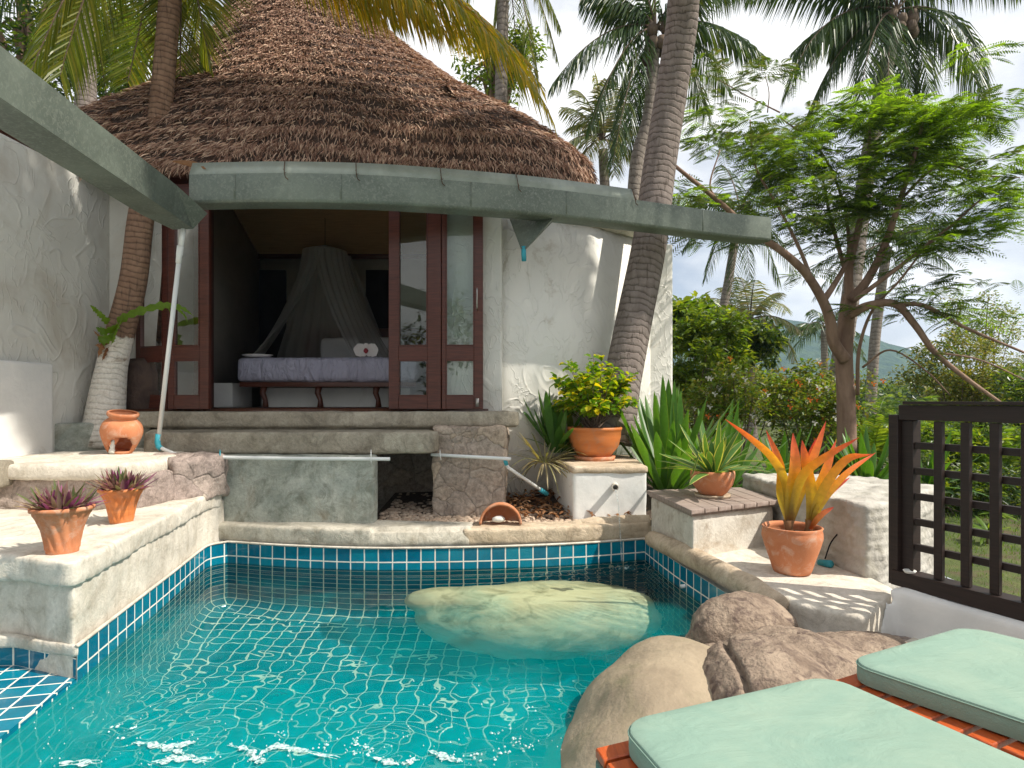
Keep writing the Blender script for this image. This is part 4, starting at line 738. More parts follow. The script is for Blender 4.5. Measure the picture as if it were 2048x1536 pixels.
# ---- plinth with planks
pl = thing('planter_plinth', (1.3,4.4,.2), 'low cement plinth topped with worn grey planks under the striped plant', 'plinth')
solid('plinth_body', [([(1.135,3.93),(1.80,4.30),(1.78,4.85),(1.05,4.72),(1.04,4.62)], .15, .475)], MT['plinth'], 'stained cement block', None, .018, 3, .005, 4, parent=pl)
m = MB(); A_, B_, C_, D_ = np.array([1.11,3.88]), np.array([1.84,4.28]), np.array([1.80,4.90]), np.array([1.02,4.74])
for k in range(7):
    t0, t1 = k/7+.004, (k+1)/7-.004; p = [A_+(B_-A_)*t0, A_+(B_-A_)*t1, D_+(C_-D_)*t1, D_+(C_-D_)*t0]; m.prism([tuple(q) for q in p], .487, .517)
bevel(m.build('plank_top', MT['planks'], pl), .003, 1)
m = MB(); m.prism([tuple(A_+[.012,.03]), tuple(B_+[-.03,.02]), tuple(C_), tuple(D_+[.02,0])], .47, .488); m.build('batten', MT['planks'], pl, False)
c2 = np.array([(1425-1024)*4.42/F, 4.42, .518])
sp_ = pot('clay_bowl', c2+[0,0,.014], [(.075,0),(.095,.015),(.135,.07),(.150,.125),(.152,.150),(.150,.168)], 'terra', 'plain terracotta bowl with a striped yellow green agave on the planks', None, (.135,.14), 'potted plant')
m = MB(); m.lathe([(.001,0),(.118,0),(.126,.018),(.119,.021),(.10,.008),(.001,.008)], c2, 40, rfn=lambda th,z: 1+.012*cos(26*th)); m.build('saucer', MT['coping'], sp_)
rosette(sp_, c2+[0,0,.16], 'stripe', 34, (.32,.50), (.020,.031), (.25,1.5), .22, 'foliage', 8, 0, .03, .25, (.7,.85,1,.95,.7,.35,.03))
m = MB(); 
for pth in ([c2+[-.03,-.02,.19], P(1400,905,4.3), P(1385,945,4.25), P(1378,955,4.25)], [c2+[.02,-.02,.17], P(1470,925,4.3), P(1530,925,4.3), P(1560,940,4.3)], [c2+[-.03,0,.17], P(1370,935,4.4), P(1330,935,4.5), P(1310,938,4.5)]):
    pts = cr(pth, 3); n = len(pts); m.blade(pts, [.017*min(1, .6+i*.2)*max(.03, 1-(i/(n-1))**4) for i in range(n)], (.3,-1,.4), .25)
m.build('drooping_leaves', MT['stripe'], sp_)
# ---- platform with bromeliad
solid('terrace_platform', [([(1.30,3.35),(1.18,3.78),(1.08,4.12),(1.08,4.7),(2.1,4.5),(2.02,3.28),(1.62,2.86),(1.42,3.05)], -.05, .205)], MT['concW'], 'pale cement platform carrying the orange bromeliad pot beside the pool', 'platform', .022, 4, .008, 4)
c3 = np.array([(1584-1024)*3.62/F, 3.62, .207])
br = pot('bulbous_pot', c3, [(.100,0),(.108,.02),(.126,.08),(.150,.15),(.165,.205),(.163,.235),(.158,.248),(.165,.262)], 'terra', 'bulging terracotta pot with a flaming orange red bromeliad on the platform', None, (.145,.215), 'potted plant', 64, inner=.014)
def bleaf(m, pts, w, side=(1,-.3,0), fold=.35):
    p = cr(pts, 5); n = len(p); w = w*.76; m.blade(p, [w*(.55+.45*min(1,i/(n*.3)))*max(.02, 1-(i/(n-1))**5) for i in range(n)], side, fold)
DB = 3.6
m = MB(); m2 = MB(); bl = MB(); brr = MB()
A0 = (1577,1052,DB); 
for pts, w in (([(1576,1050,DB),(1570,965,DB),(1545,915,DB-.05),(1505,878,DB-.1),(1450,838,DB-.15)], .032),([(1577,1050,DB),(1583,985,DB-.03),(1590,930,DB-.05),(1586,866,DB)], .045),([(1578,1050,DB),(1562,990,DB+.05),(1560,930,DB+.05),(1532,860,DB+.1)], .034),
               ([(1580,1050,DB),(1600,985,DB+.03),(1625,920,DB+.06),(1652,842,DB+.1)], .036),([(1578,1050,DB),(1600,960,DB-.08),(1640,920,DB-.13),(1718,875,DB-.2)], .034)): bleaf(bl, [P(*q) for q in pts], w)
for pts, w in (([(1578,1050,DB),(1600,975,DB+.06),(1615,930,DB+.08),(1632,876,DB+.1)], .034),): bleaf(brr, [P(*q) for q in pts], w)
for pts, w in (([(1618,1055,DB),(1622,985,DB-.04),(1612,930,DB-.06),(1604,880,DB-.06)], .040),([(1620,1055,DB),(1640,990,DB-.06),(1690,920,DB-.1),(1745,908,DB-.15)], .034),([(1620,1055,DB),(1628,1000,DB+.02),(1650,945,DB+.04),(1672,880,DB+.08)], .038),([(1622,1058,DB),(1640,1010,DB-.05),(1690,950,DB-.05),(1752,905,DB)], .026)): bleaf(bl, [P(*q) for q in pts], w)
for pts, w in (([(1620,1058,DB-.02),(1632,1040,DB-.04),(1648,1025,DB-.05),(1668,1014,DB-.06)], .022),([(1620,1058,DB),(1630,1020,DB+.02),(1660,985,DB+.03),(1700,955,DB+.05)], .026)): bleaf(brr, [P(*q) for q in pts], w)
bl.build('leaves', MT['brom'], br); brr.build('red_leaves', MT['bromR'], br)
m = MB(); m.tube([P(1580,1075,DB), P(1578,1055,DB), P(1577,1040,DB)], [.03,.022,.03], 10); m.tube([P(1612,1078,DB), P(1618,1055,DB), P(1620,1040,DB)], [.028,.02,.026], 10); m.build('stems', MT['dead'], br)
# ---- rough scalloped block
def scal(c):
    u = math.floor(c[2]/.052); x = (c[0]*1.1+c[1]*.8)/.075+(.5 if u % 2 else 0); fz = (c[2]/.052) % 1; fx = x % 1
    return .022*sqrt(max(0,1-((fx-.5)*2)**2))*(1-fz)*(.6+.8*noise.noise(Vector((math.floor(x)*3.1,u*2.3,0)))) if c[2] < .6 else noise.noise(Vector(c*14))*.008
solid('rendered_block', [([(1.865,4.30),(1.985,3.50),(2.10,3.54),(2.95,4.30),(2.6,4.95),(1.86,5.05)], -.05, .612)], MT['stoneW'], 'big rough whitish block with scalloped faces behind the bromeliad pot', 'masonry block', .016, 3, .010, 7, scal)
cap_ = thing('blue_pipe_end', P(1652,1128,3.75), 'small blue pipe cap with a thin black hose by the rough block', 'pipe'); m = MB(); m.tube([P(1640,1126,3.78), P(1662,1128,3.70)], .022, 14); m.build('cap', MT['blue'], cap_)
m = MB(); m.tube(cr([P(1650,1118,3.73), P(1662,1085,3.73), P(1684,1058,3.75)], 4), .004, 6); m.build('hose', MT['black'], cap_)
nz_ = thing('pool_nozzle', P(1367,1172,3.9), 'small white nozzle sticking out of the right hand pool tiles', 'nozzle'); q = P(1362,1173,3.92); m = MB(); m.tube([q, q+[.055,.01,.004]], .012, 12); m.build('nozzle', MT['pvc'], nz_)
# ---- trellis wall
TW = [(2.02,3.26),(2.08,3.14),(2.22,2.78),(2.42,2.25),(2.75,1.4)]
tw = thing('parapet_wall', (2.2,2.8,0), 'low white rendered wall with a swept end carrying the dark trellis', 'wall')
m = MB(); 
wl = [(1.84,3.02),(1.99,3.08)] 
top = cr([(1.52,2.90,.11),(1.62,2.96,.09),(1.73,3.02,.10),(1.82,3.08,.185),(1.885,3.12,.262),(1.97,2.98,.265),(2.07,2.76,.265),(2.21,2.42,.265),(2.45,1.9,.265),(2.7,1.2,.265)], 6)
V = []; 
for p in top:
    for dx, dy in ((0,0),(.17,.08)): V += [(p[0]+dx, p[1]+dy, -.3), (p[0]+dx, p[1]+dy, p[2])]
n = len(top); Fs = []
for i in range(n-1):
    a = i*4; b = a+4; Fs += [(a,b,b+1,a+1),(a+1,b+1,b+3,a+3),(a+3,b+3,b+2,a+2),(a+2,b+2,b,a)]
Fs += [(0,1,3,2), ((n-1)*4,(n-1)*4+2,(n-1)*4+3,(n-1)*4+1)]
m.add(V, Fs); organic(m.build('wall', MT['whiteS'], tw), .018, 4, .004, 4)
tr = thing('trellis_screen', (2.3,2.8,.3), 'dark brown square lattice screen standing on the white parapet', 'trellis')
t0 = np.array([P(1806,0,3.17)[0], 3.17]); t1 = np.array([P(2048,0,2.68)[0], 2.68]); ud = (t1-t0)/np.linalg.norm(t1-t0); nd = np.array([ud[1],-ud[0]]); nd = nd if nd[1] < 0 else -nd
TL = 1.6; zb, zt = .285, 1.175
def tb(m, s0, s1, za, zb_, d0, d1): o = t0+ud*s0+nd*d0; m.obox((o[0],o[1],za), (*(ud*(s1-s0)),0), (*(nd*(d1-d0)),0), (0,0,zb_-za))
def tpart(name, *a): m = MB(); tb(m, *a); bevel(m.build(name, MT['trellis'], tr), .002, 1)
tpart('bottom_rail', -.03, TL, zb-.02, zb+.055, -.05, .05); tpart('top_rail', .0, TL, zt-.075, zt, -.035, .035); tpart('cap_rail', .03, TL, zt+.002, zt+.018, -.05, .05)
tpart('post', -.05, .0, zb-.02, zt-.05, -.035, .04); tpart('post', .0, .058, zb+.057, zt-.077, -.05, .01)
pm_ = [.19+.122*k for k in range(12)]
for s in pm_: tpart('upright', s-.0195, s+.0195, zb+.057, zt-.077, .004, .03)
for k in range(5): z = zb+.055+(zt-zb-.13)*(k+1)/6; tpart('crosspiece', .059, TL, z-.0165, z+.0165, -.026, .002)
cdh = thing('candle_saucer', G(1832,1140,.345), 'tiny white saucer resting on the bottom rail of the trellis', 'saucer'); q = t0+ud*.055; m = MB(); m.lathe([(.001,0),(.022,0),(.030,.012),(.028,.014),(.02,.005),(.001,.005)], (q[0]+nd[0]*.03,q[1]+nd[1]*.03,zb+.056), 24); m.build('saucer', MT['figure'], cdh)
# ---- boulders
def ell(c, r, rot=0):
    bm = bmesh.new(); bmesh.ops.create_icosphere(bm, subdivisions=3, radius=1); V = []
    for v in bm.verts:
        x, y, z = v.co; x *= r[0]; y *= r[1]; z *= r[2]; V.append((c[0]+x*cos(rot)-y*sin(rot), c[1]+x*sin(rot)+y*cos(rot), c[2]+z))
    Fs = [tuple(v.index for v in f.verts) for f in bm.faces]; bm.free(); return V, Fs
def rock(name, els, mat, label, cat='boulder', vox=.018, it=6, amp=.02, sc=4, fn=None, parent=None):
    m = MB()
    for e in els: m.add(*ell(*e))
    o = m.build(name, mat, parent); organic(o, vox, it, amp, sc, 5, fn)
    if label: tag(o, label, cat)
    return o
def cracks(c):
    q = Vector((c[0]*1.7+.35+.12*noise.noise(Vector(c)*3), c[1]*1.3+.1*noise.noise(Vector(c)*4+Vector((5,0,0))), c[2]*.8)) if True else None
    v = noise.voronoi(q, distance_metric='DISTANCE', exponent=2.5)[0]; d = v[1]-v[0]; g = -.035*math.exp(-(d/.022)**2)
    n1 = noise.noise(Vector((c[0]*5+c[1]*1.5, c[1]*1.2, c[2]*4))); g -= .010*math.exp(-(n1/.03)**2)*(1 if noise.noise(Vector(c*2.3)) > .0 else 0)
    return g + noise.ridged_multi_fractal(Vector(c*3.2), 1.0, 2.1, 5, 1.0, 2.0)*.012 + noise.noise(Vector(c*60))*.0035
rock('boulder', [((1.10,2.98,.05),(.27,.20,.21),.2),((1.0,2.92,-.1),(.22,.2,.22),0)], MT['rock'], 'smaller brown boulder above the crack at the foot of the terrace', vox=.010, it=2, amp=.014, sc=2.5, fn=cracks)
rock('boulder', [((1.12,2.36,-.02),(.38,.48,.31),.1),((.90,2.14,.02),(.30,.44,.32),0),((1.42,2.52,-.03),(.36,.34,.27),.4),((.86,2.62,-.1),(.24,.24,.24),.4)], MT['rock'], 'large brown cracked boulder between the pool and the loungers', vox=.011, it=2, amp=.022, sc=2.0, fn=cracks)
o = rock('smooth_boulder', [((.66,2.35,-.08),(.31,.48,.36),.15),((.57,2.2,-.13),(.36,.50,.39),.2),((.47,2.0,-.24),(.39,.53,.42),.25),((.66,2.60,-.15),(.20,.32,.24),0),((.36,1.8,-.6),(.38,.5,.45),0)], MT['smooth'], 'smooth sand coloured rounded rock sloping from the brown boulder into the pool', vox=.02, it=30, amp=.012, sc=3); o.cycles.is_caustics_receiver = True
o = rock('sunken_boulder', [((.16,3.90,-.43),(.78,.44,.43),-.03),((.30,3.98,-.285),(.62,.38,.29),.0),((-.36,3.98,-.24),(.34,.22,.19),-.15),((-.1,3.95,-.255),(.5,.28,.24),-.05)], MT['palerock'], 'long smooth pale rock lying just under the water surface', vox=.022, it=12, amp=.012, sc=2.2); o.cycles.is_caustics_receiver = True
# gravel strip by the parapet
tag(solid('pebble_strip', [([(1.50,2.90),(1.75,2.84),(1.98,3.05),(1.95,3.25)], -.1, .04)], MT['stoneP'], None, None, .02, 2, .01, 14), 'rough pebbly mortar at the foot of the terrace beside the parapet', 'mortar')
# ---- loungers
def lounger(corner, w, l, wid, lng, zf, slope, label, taper=0.):
    c = np.array(corner, float); w = np.array(w, float); l = np.array(l, float); w /= np.linalg.norm(w); l /= np.linalg.norm(l)
    t = thing('sun_lounger', (*c, 0), label, 'sun lounger', 'sun loungers at the pool corner')
    def pt(a, b, z): q = c+w*(a+taper*b*(1 if a > wid/2 else 0))+l*b; return np.array([q[0], q[1], z+slope*b])
    m = MB(); nx, ny = 26, 40; V = []; rad = .11; th = .052
    def cushion():
        m = MB(); N = 22
        outline = []
        R_ = .07
        for cx_, cy_, a0 in ((R_, R_, pi), (wid-R_, R_, 1.5*pi), (wid-R_, lng-R_, 0), (R_, lng-R_, .5*pi)):
            for k in range(7): a = a0+k/6*pi/2; outline.append((cx_+R_*cos(a), cy_+R_*sin(a)))
        n = len(outline); cen = np.array([wid/2, lng/2]); V = []; rings = [(1,.0),(1.004,.010),(1.002,th-.009),(.994,th-.002),(.982,th),(.90,th+.001),(.7,th+.002),(.4,th+.002)]
        V += [pt(cen[0], cen[1], zf)]
        for s, z in rings:
            for a, b in outline:
                # inset by distance rather than by ratio along the long side
                ia = cen[0]+(a-cen[0])*s; ib = cen[1]+(b-cen[1])*(1-(1-s)*wid/lng); V.append(pt(ia, ib, zf+z+.003*noise.noise(Vector((ia*7, ib*7, z*3)))))
        V.append(pt(cen[0], cen[1], zf+th+.012)); F_ = [(0, 1+(k+1)%n, 1+k) for k in range(n)]
        for r_ in range(len(rings)-1):
            for k in range(n): F_.append((1+r_*n+k, 1+r_*n+(k+1)%n, 1+(r_+1)*n+(k+1)%n, 1+(r_+1)*n+k))
        e = 1+(len(rings)-1)*n; F_ += [(e+k, e+(k+1)%n, len(V)-1) for k in range(n)]
        m.add(V, F_); o = m.build('cushion', MT['cushion'], t, True, 38); return o
    o = cushion()
    m = MB(); R_ = .07; pts = []
    for cx_, cy_, a0 in ((R_, R_, pi), (wid-R_, R_, 1.5*pi), (wid-R_, lng-R_, 0), (R_, lng-R_, .5*pi)):
        for k in range(7): a = a0+k/6*pi/2; pts.append(pt(cx_+(R_+.002)*cos(a), cy_+(R_+.002)*sin(a), zf+th-.008))
    pts.append(pts[0]); m.tube(pts, .0020, 6, False); m.build('piping', MT['cushion'], o)
    k = 0; b = -.02
    while b < lng: 
        m = MB(); p = pt(-.055, b, zf-.028); m.obox(p, pt(wid+.055, b, zf-.028)-p, pt(-.055, b+.055, zf-.028)-p, (0,0,.022)); bevel(m.build('slat', MT['slat'], t), .003, 1); b += .068; k += 1
    for a in (-.055, wid+.02):
        m = MB(); p = pt(a, -.02, zf-.10); m.obox(p, pt(a+.035, -.02, zf-.10)-p, pt(a, lng, zf-.10)-p, (0,0,.068)); bevel(m.build('side_rail', MT['zinc'], t), .003, 1)
    for a, b in ((-.05,.0),(wid+.005,.0),(-.05,lng-.1),(wid+.005,lng-.1)):
        p = pt(a, b, zf-.10); m = MB(); m.obox((p[0],p[1],.05), (*(w*.045),0), (*(l*.06),0), (0,0,p[2]-.051)); bevel(m.build('leg', MT['slat'], t), .003, 1)
ZC = .42
A1 = G(1239,1440,ZC+.055); B1 = G(1655,1345,ZC+.055)
w1 = (B1-A1)[:2]; lounger(A1[:2], w1, (.22,-.975), np.linalg.norm(w1), 1.75, ZC, .06, 'mint green cushioned slatted lounger at the bottom edge beside the pool', .12)
A2 = G(1692,1318,ZC+.055); w2 = np.array([.90,.46]); lounger(A2[:2], w2, (.52,-.85), .60, 1.75, ZC, .03, 'mint green cushioned slatted lounger next to the white parapet', .02)
# ================================================================ VEGETATION
def bez(a, b, c, n): return [a*(1-t)**2+2*b*t*(1-t)+c*t*t for t in np.linspace(0,1,n)]
def frond(m, p0, p1, p2, r, nl=55, LL=.5, hang=.5, wd=.011, rr=.02, hd=None, sparse=0., start=.12):
    pts = bez(np.array(p0), np.array(p1), np.array(p2), 14); m.tube(pts, [rr*(1-.85*i/13) for i in range(14)], 5, False, mi=1)
    P_ = np.array(pts); seg = np.linalg.norm(np.diff(P_,axis=0),axis=1); cs = np.concatenate([[0],np.cumsum(seg)])/seg.sum()
    dn = np.array([0,0,-1.])
    for sgn in (-1, 1):
        for k in range(nl):
            if r.random() < sparse: continue
            t = start+(1-start)*(k+r.random()*.6)/nl; b = np.array([np.interp(t, cs, P_[:,i]) for i in range(3)]); b2 = np.array([np.interp(min(1,t+.03), cs, P_[:,i]) for i in range(3)])-np.array([np.interp(t-.03, cs, P_[:,i]) for i in range(3)])
            b2 /= np.linalg.norm(b2); sd = np.cross(b2, (0,0,1.)); sd = sd/max(np.linalg.norm(sd),.05)*sgn
            if np.linalg.norm(sd) < .3: sd = np.array([1.,0,0])*sgn
            L = LL*(.35+.65*sin(pi*min(1,(t*.9+.12)))**.7)*r.uniform(.85,1.1); h = hang*r.uniform(.75,1.25)
            d = sd*(1-.45*h)+b2*(.35+.5*t)+dn*h*.75; d /= np.linalg.norm(d); e = d+dn*h*1.1; e /= np.linalg.norm(e)
            w = wd*r.uniform(.8,1.15); q = np.cross(d, b2); q /= max(np.linalg.norm(q),1e-6); q2 = b2*.75+q*r.uniform(-.7,.7); q2 /= np.linalg.norm(q2)
            mid = b+d*L*.5; tip = mid+e*L*.5
            m.add([b-q2*w*.5, b+q2*w*.5, mid-q2*w, mid+q2*w, tip], [(0,1,3,2),(2,3,4)], None, 0)
def palm(loc, label, trunk, r0, r1, crown, fr, mat='frond', bark='bark3', LL=.5, hang=.6, nl=50, wd=.012, auto=0, FL_=2.5, nuts=0, seed=1, group='coconut palms', rr=.02, sparse=0., name='coconut_palm', low=False, autoe=(-.5,1.1)):
    r = random.Random(seed); t = thing(name, loc, label, 'palm tree', group)
    m = MB(); tp = cr(trunk, 6); n = len(tp); m.tube(tp, [r0+(r1-r0)*(i/(n-1))**.8+(r0*.35*max(0,1-i/(n*.12)))for i in range(n)], 14, vs_=1.0); m.build('trunk', MT[bark], t)
    m = MB(); C_ = np.array(crown)
    for f in fr:
        e = np.array(f[0]); c = np.array(f[1]) if f[1] is not None else (C_+e)/2+np.array([0,0,np.linalg.norm(e-C_)*.33]); frond(m, C_, c, e, r, int(nl*1.25), f[2] if len(f) > 2 else LL, f[3] if len(f) > 3 else hang, wd, rr, sparse=sparse)
    for k in range(auto):
        a = 2.4*k+r.uniform(-.3,.3); e0 = r.uniform(*autoe); L = FL_*r.uniform(.8,1.1); d = np.array([cos(a)*cos(e0), sin(a)*cos(e0), sin(e0)])
        c = C_+d*L*.55; e = C_+np.array([cos(a)*cos(e0*.5)*L*.85, sin(a)*cos(e0*.5)*L*.85, sin(e0)*L*.75-L*(.42-.1*e0)]); frond(m, C_, c, e, r, nl, LL, hang, wd, rr, sparse=sparse)
    m.build('crown', [MT[mat], MT['twig'] if mat != 'frondY' else MT['frondY']], t, False)
    for k in range(nuts):
        a = r.uniform(0,6.28); q = C_+np.array([cos(a)*.26, sin(a)*.26, -.12-r.uniform(0,.38)]); m = MB(); m.lathe([(.002,-.12),(.07,-.09),(.10,0),(.075,.09),(.02,.12)], q, 10); m.build('coconut', MT['twig'], t)
    return t
# near palms
D2 = 5.15; tr2 = [P(203,893,5.1), P(222,745,5.12), P(242,660,5.14), P(267,560,D2), P(283,430,D2), P(307,330,5.2), P(323,200,5.2), P(338,20,5.15), P(345,-120,5.1), P(350,-260,5.05)]
C2 = P(352,-300,5.0)
fr2 = [       (P(45,185,4.5), P(180,-170,4.7), .80, .22), (P(120,150,4.9), P(210,-190,4.9), .75, .25), (P(420,125,5.35), P(372,-110,5.3), .80, .12), (P(360,150,5.5), P(365,-110,5.3), .6, .2), (P(255,165,5.7), P(315,-100,5.5), .75, .2), (P(120,-60,4.6), P(230,-330,4.8), .6, .7), (P(560,-60,6.0), P(450,-400,5.6), .6, .8),
       (P(-150,60,4.4), P(100,-330,4.7), .6, .7), (P(300,-500,7.0), P(320,-520,6.0), .6, .6)]
palm(tr2[0], 'brown ringed palm with whitewashed foot standing beside the round jar', tr2, .122, .074, C2, fr2, 'frondN', 'bark2', .56, .6, 78, .0105, seed=21, rr=.022)
tl = bpy.data.objects['crown']; 
# fronds with the backlit glow painted in as yellow get their own part
D1 = 6.1; tr1 = [P(1215,880,5.75), P(1240,780,5.8), P(1268,640,5.9), P(1300,480,6.0), P(1318,340,D1), P(1340,200,D1), P(1362,60,5.95), P(1378,-60,5.7), (1.78,4.95,5.85), (2.08,3.5,6.85)]
C1 = np.array([2.1,3.35,6.95])
fr1 = [(C1+np.array([cos(a)*q, sin(a)*q, z]), None) for a, q, z in ((-.12,2.6,-.6),(.05,2.7,-.9),(.2,2.5,-.5),(.42,3.3,-.5),(.53,3.4,-.9),(.48,2.9,.1),(2.98,2.8,-.9),(3.12,3.0,-.4),(3.25,3.0,-.7),(3.4,2.9,-.4),(3.05,2.3,.4),(3.3,2.2,.3),(.05,2.3,.4),(4.7,.8,1.2),(1.5,.8,1.2))]  # unseen crown, fronds placed to shade the walls and spare the thatch
palm(tr1[0], 'thick grey ringed palm trunk rising in front of the white wing wall', tr1, .185, .135, C1, fr1, 'frond', 'bark1', .75, .6, 80, .027, seed=22)
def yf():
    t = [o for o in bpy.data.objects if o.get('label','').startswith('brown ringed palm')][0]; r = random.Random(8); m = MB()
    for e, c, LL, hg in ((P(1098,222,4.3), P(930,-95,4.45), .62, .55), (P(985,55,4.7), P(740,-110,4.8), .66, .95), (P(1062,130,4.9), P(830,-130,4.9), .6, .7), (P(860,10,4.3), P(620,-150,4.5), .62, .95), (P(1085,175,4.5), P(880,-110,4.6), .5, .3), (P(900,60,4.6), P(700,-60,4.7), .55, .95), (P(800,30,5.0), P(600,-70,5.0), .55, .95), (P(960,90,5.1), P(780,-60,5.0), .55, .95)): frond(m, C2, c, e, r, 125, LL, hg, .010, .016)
    m.build('backlit_tint_fronds', [MT['frondY'], MT['frondY']], t, False)
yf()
def zf(m): pass
# palms behind
C3 = P(1312,55,11)
fr3 = [(P(1105,168,10.5),), (P(1180,255,10.2),), (P(1225,330,10),), (P(1255,300,12),), (P(1528,112,11),), (P(1412,225,11.5),), (P(1455,180,12),), (P(1170,-10,11),), (P(1215,20,12),), (P(1400,-40,10.5),), (P(1500,-20,11.5),), (P(1300,-160,11),), (P(1230,-120,11.5),), (P(1290,240,12),)]
palm(P(1265,840,11), 'slim coconut palm with dark fronds close behind the thick grey trunk', [P(1250,900,11), P(1262,600,11), P(1272,340,11), P(1298,230,11), P(1308,90,11)], .15, .10, C3, [(f[0], None) for f in fr3], 'frond', 'bark3', 0.8, .85, 66, .017, nuts=9, seed=3)
C4 = P(1795,20,12)
fr4 = [(P(1572,185,11.5),P(1640,-20,11.8)), (P(1618,222,12),P(1690,40,12)), (P(1722,195,11),P(1740,20,11.5)), (P(1818,200,12.5),P(1810,60,12.2)), (P(1985,258,12),P(1900,-20,12)), (P(1970,180,12.6),P(1930,-20,12.3)), (P(1660,110,12.8),P(1720,-60,12.4)), (P(1560,-60,12),P(1680,-100,12)), (P(2040,-20,12),P(1900,-130,12)), (P(1780,-220,12),None), (P(1700,-150,12.3),None), (P(1900,-150,11.7),None), (P(1590,100,13.3),None), (P(1860,180,13.4),None), (P(1500,-10,12.5),None), (P(1780,230,10.6),P(1770,60,11.4))]
palm(P(1660,860,12), 'tall coconut palm with hanging nuts and drooping dark fronds above the feathery tree', [P(1650,930,12), P(1672,780,12), P(1700,600,12), P(1732,350,12), P(1765,170,12), P(1790,40,12)], .20, .125, C4, fr4, 'frond', 'bark3', .95, .9, 76, .018, nuts=16, seed=4)
C5 = P(1480,415,16)
fr5 = [(P(1365,500,16),None), (P(1410,560,15.5),None), (P(1465,600,15),None), (P(1560,570,16),None), (P(1590,545,16.5),None), (P(1395,390,16.5),None), (P(1440,330,17),None), (P(1530,350,16),None), (P(1580,420,17),None), (P(1500,560,17),None), (P(1420,470,17),None), (P(1350,420,16),None), (P(1540,470,15),None)]
palm(P(1435,800,16), 'mid distance coconut palm leaning left under the gutter end', [P(1400,900,16), P(1425,720,16), P(1450,600,16), P(1478,430,16)], .15, .10, C5, fr5, 'frond', 'bark3', .62, .75, 40, .016, nuts=6, seed=5)
C6 = P(1500,640,20)
palm(P(1500,830,20), 'low pale coconut palm spreading in front of the hill', [P(1505,900,20), P(1502,760,20), P(1500,645,20)], .16, .12, C6, [(P(1395,600,20),None),(P(1440,575,21),None),(P(1480,555,20.5),None),(P(1560,585,20),None),(P(1600,660,19),None),(P(1590,720,19),P(1560,630,19.5)),(P(1545,750,19),P(1540,640,19.5)),(P(1420,700,19),None),(P(1510,560,19),None),(P(1455,740,20),None),(P(1575,625,22),None),(P(1380,650,21),None)], 'frondP', 'bark3', .7, .55, 42, .017, seed=6, rr=.03)
C7 = P(1205,280,13)
palm(P(1215,700,13), 'bushy small palm crown showing just behind the right end of the thatch', [P(1230,900,13), P(1220,600,13), P(1206,300,13)], .13, .10, C7, [(P(1125,215,13),None),(P(1150,180,13.5),None),(P(1190,150,13),None),(P(1250,170,13.5),None),(P(1290,260,13),None),(P(1120,300,12.5),None),(P(1160,330,12.5),None),(P(1230,350,12),None),(P(1290,340,13),None),(P(1270,210,14),None),(P(1215,160,12.5),None),(P(1140,260,14),None)], 'frondP', 'bark3', .55, .6, 42, .014, seed=7)
C8 = P(1648,655,24)
palm(P(1650,800,24), 'small dark palm in the gap between the pale palm and the tree trunk', [P(1655,880,24), P(1650,760,24), P(1648,660,24)], .15, .12, C8, [], 'frond', 'bark3', .6, .8, 34, .018, auto=15, FL_=2.0, seed=8)
C9 = P(1775,485,18)
palm(P(1745,830,18), 'palm with its dark crown half hidden behind the feathery tree', [P(1738,880,18), P(1748,700,18), P(1762,580,18), P(1775,495,18)], .16, .12, C9, [], 'frond', 'bark3', .65, .85, 40, .016, auto=17, FL_=2.5, seed=9)
C10 = P(165,-60,9.5)
palm(P(170,300,9.5), 'pale palm trunk behind the hanging fronds beside the thatched roof', [P(160,900,9.5), P(165,400,9.5), P(172,160,9.5), P(166,-40,9.5)], .17, .13, C10, [], 'frond', 'bark1', .6, .8, 36, .014, auto=13, FL_=2.6, seed=10)
C11 = P(1010,-110,12)
palm(P(1000,500,12), 'coconut palm whose fronds hang over the right shoulder of the thatched roof', [P(990,900,12), P(1000,300,12), P(1008,-90,12)], .15, .11, C11, [(P(1120,55,12),None),(P(1115,120,11.5),None),(P(1075,190,11.5),None),(P(1150,-40,12),None),(P(980,140,12),None),(P(900,60,12),None),(P(1040,210,12.5),None),(P(850,-60,12),None),(P(1050,-260,12),None)], 'frondN', 'bark3', .6, .75, 46, .014, seed=31)
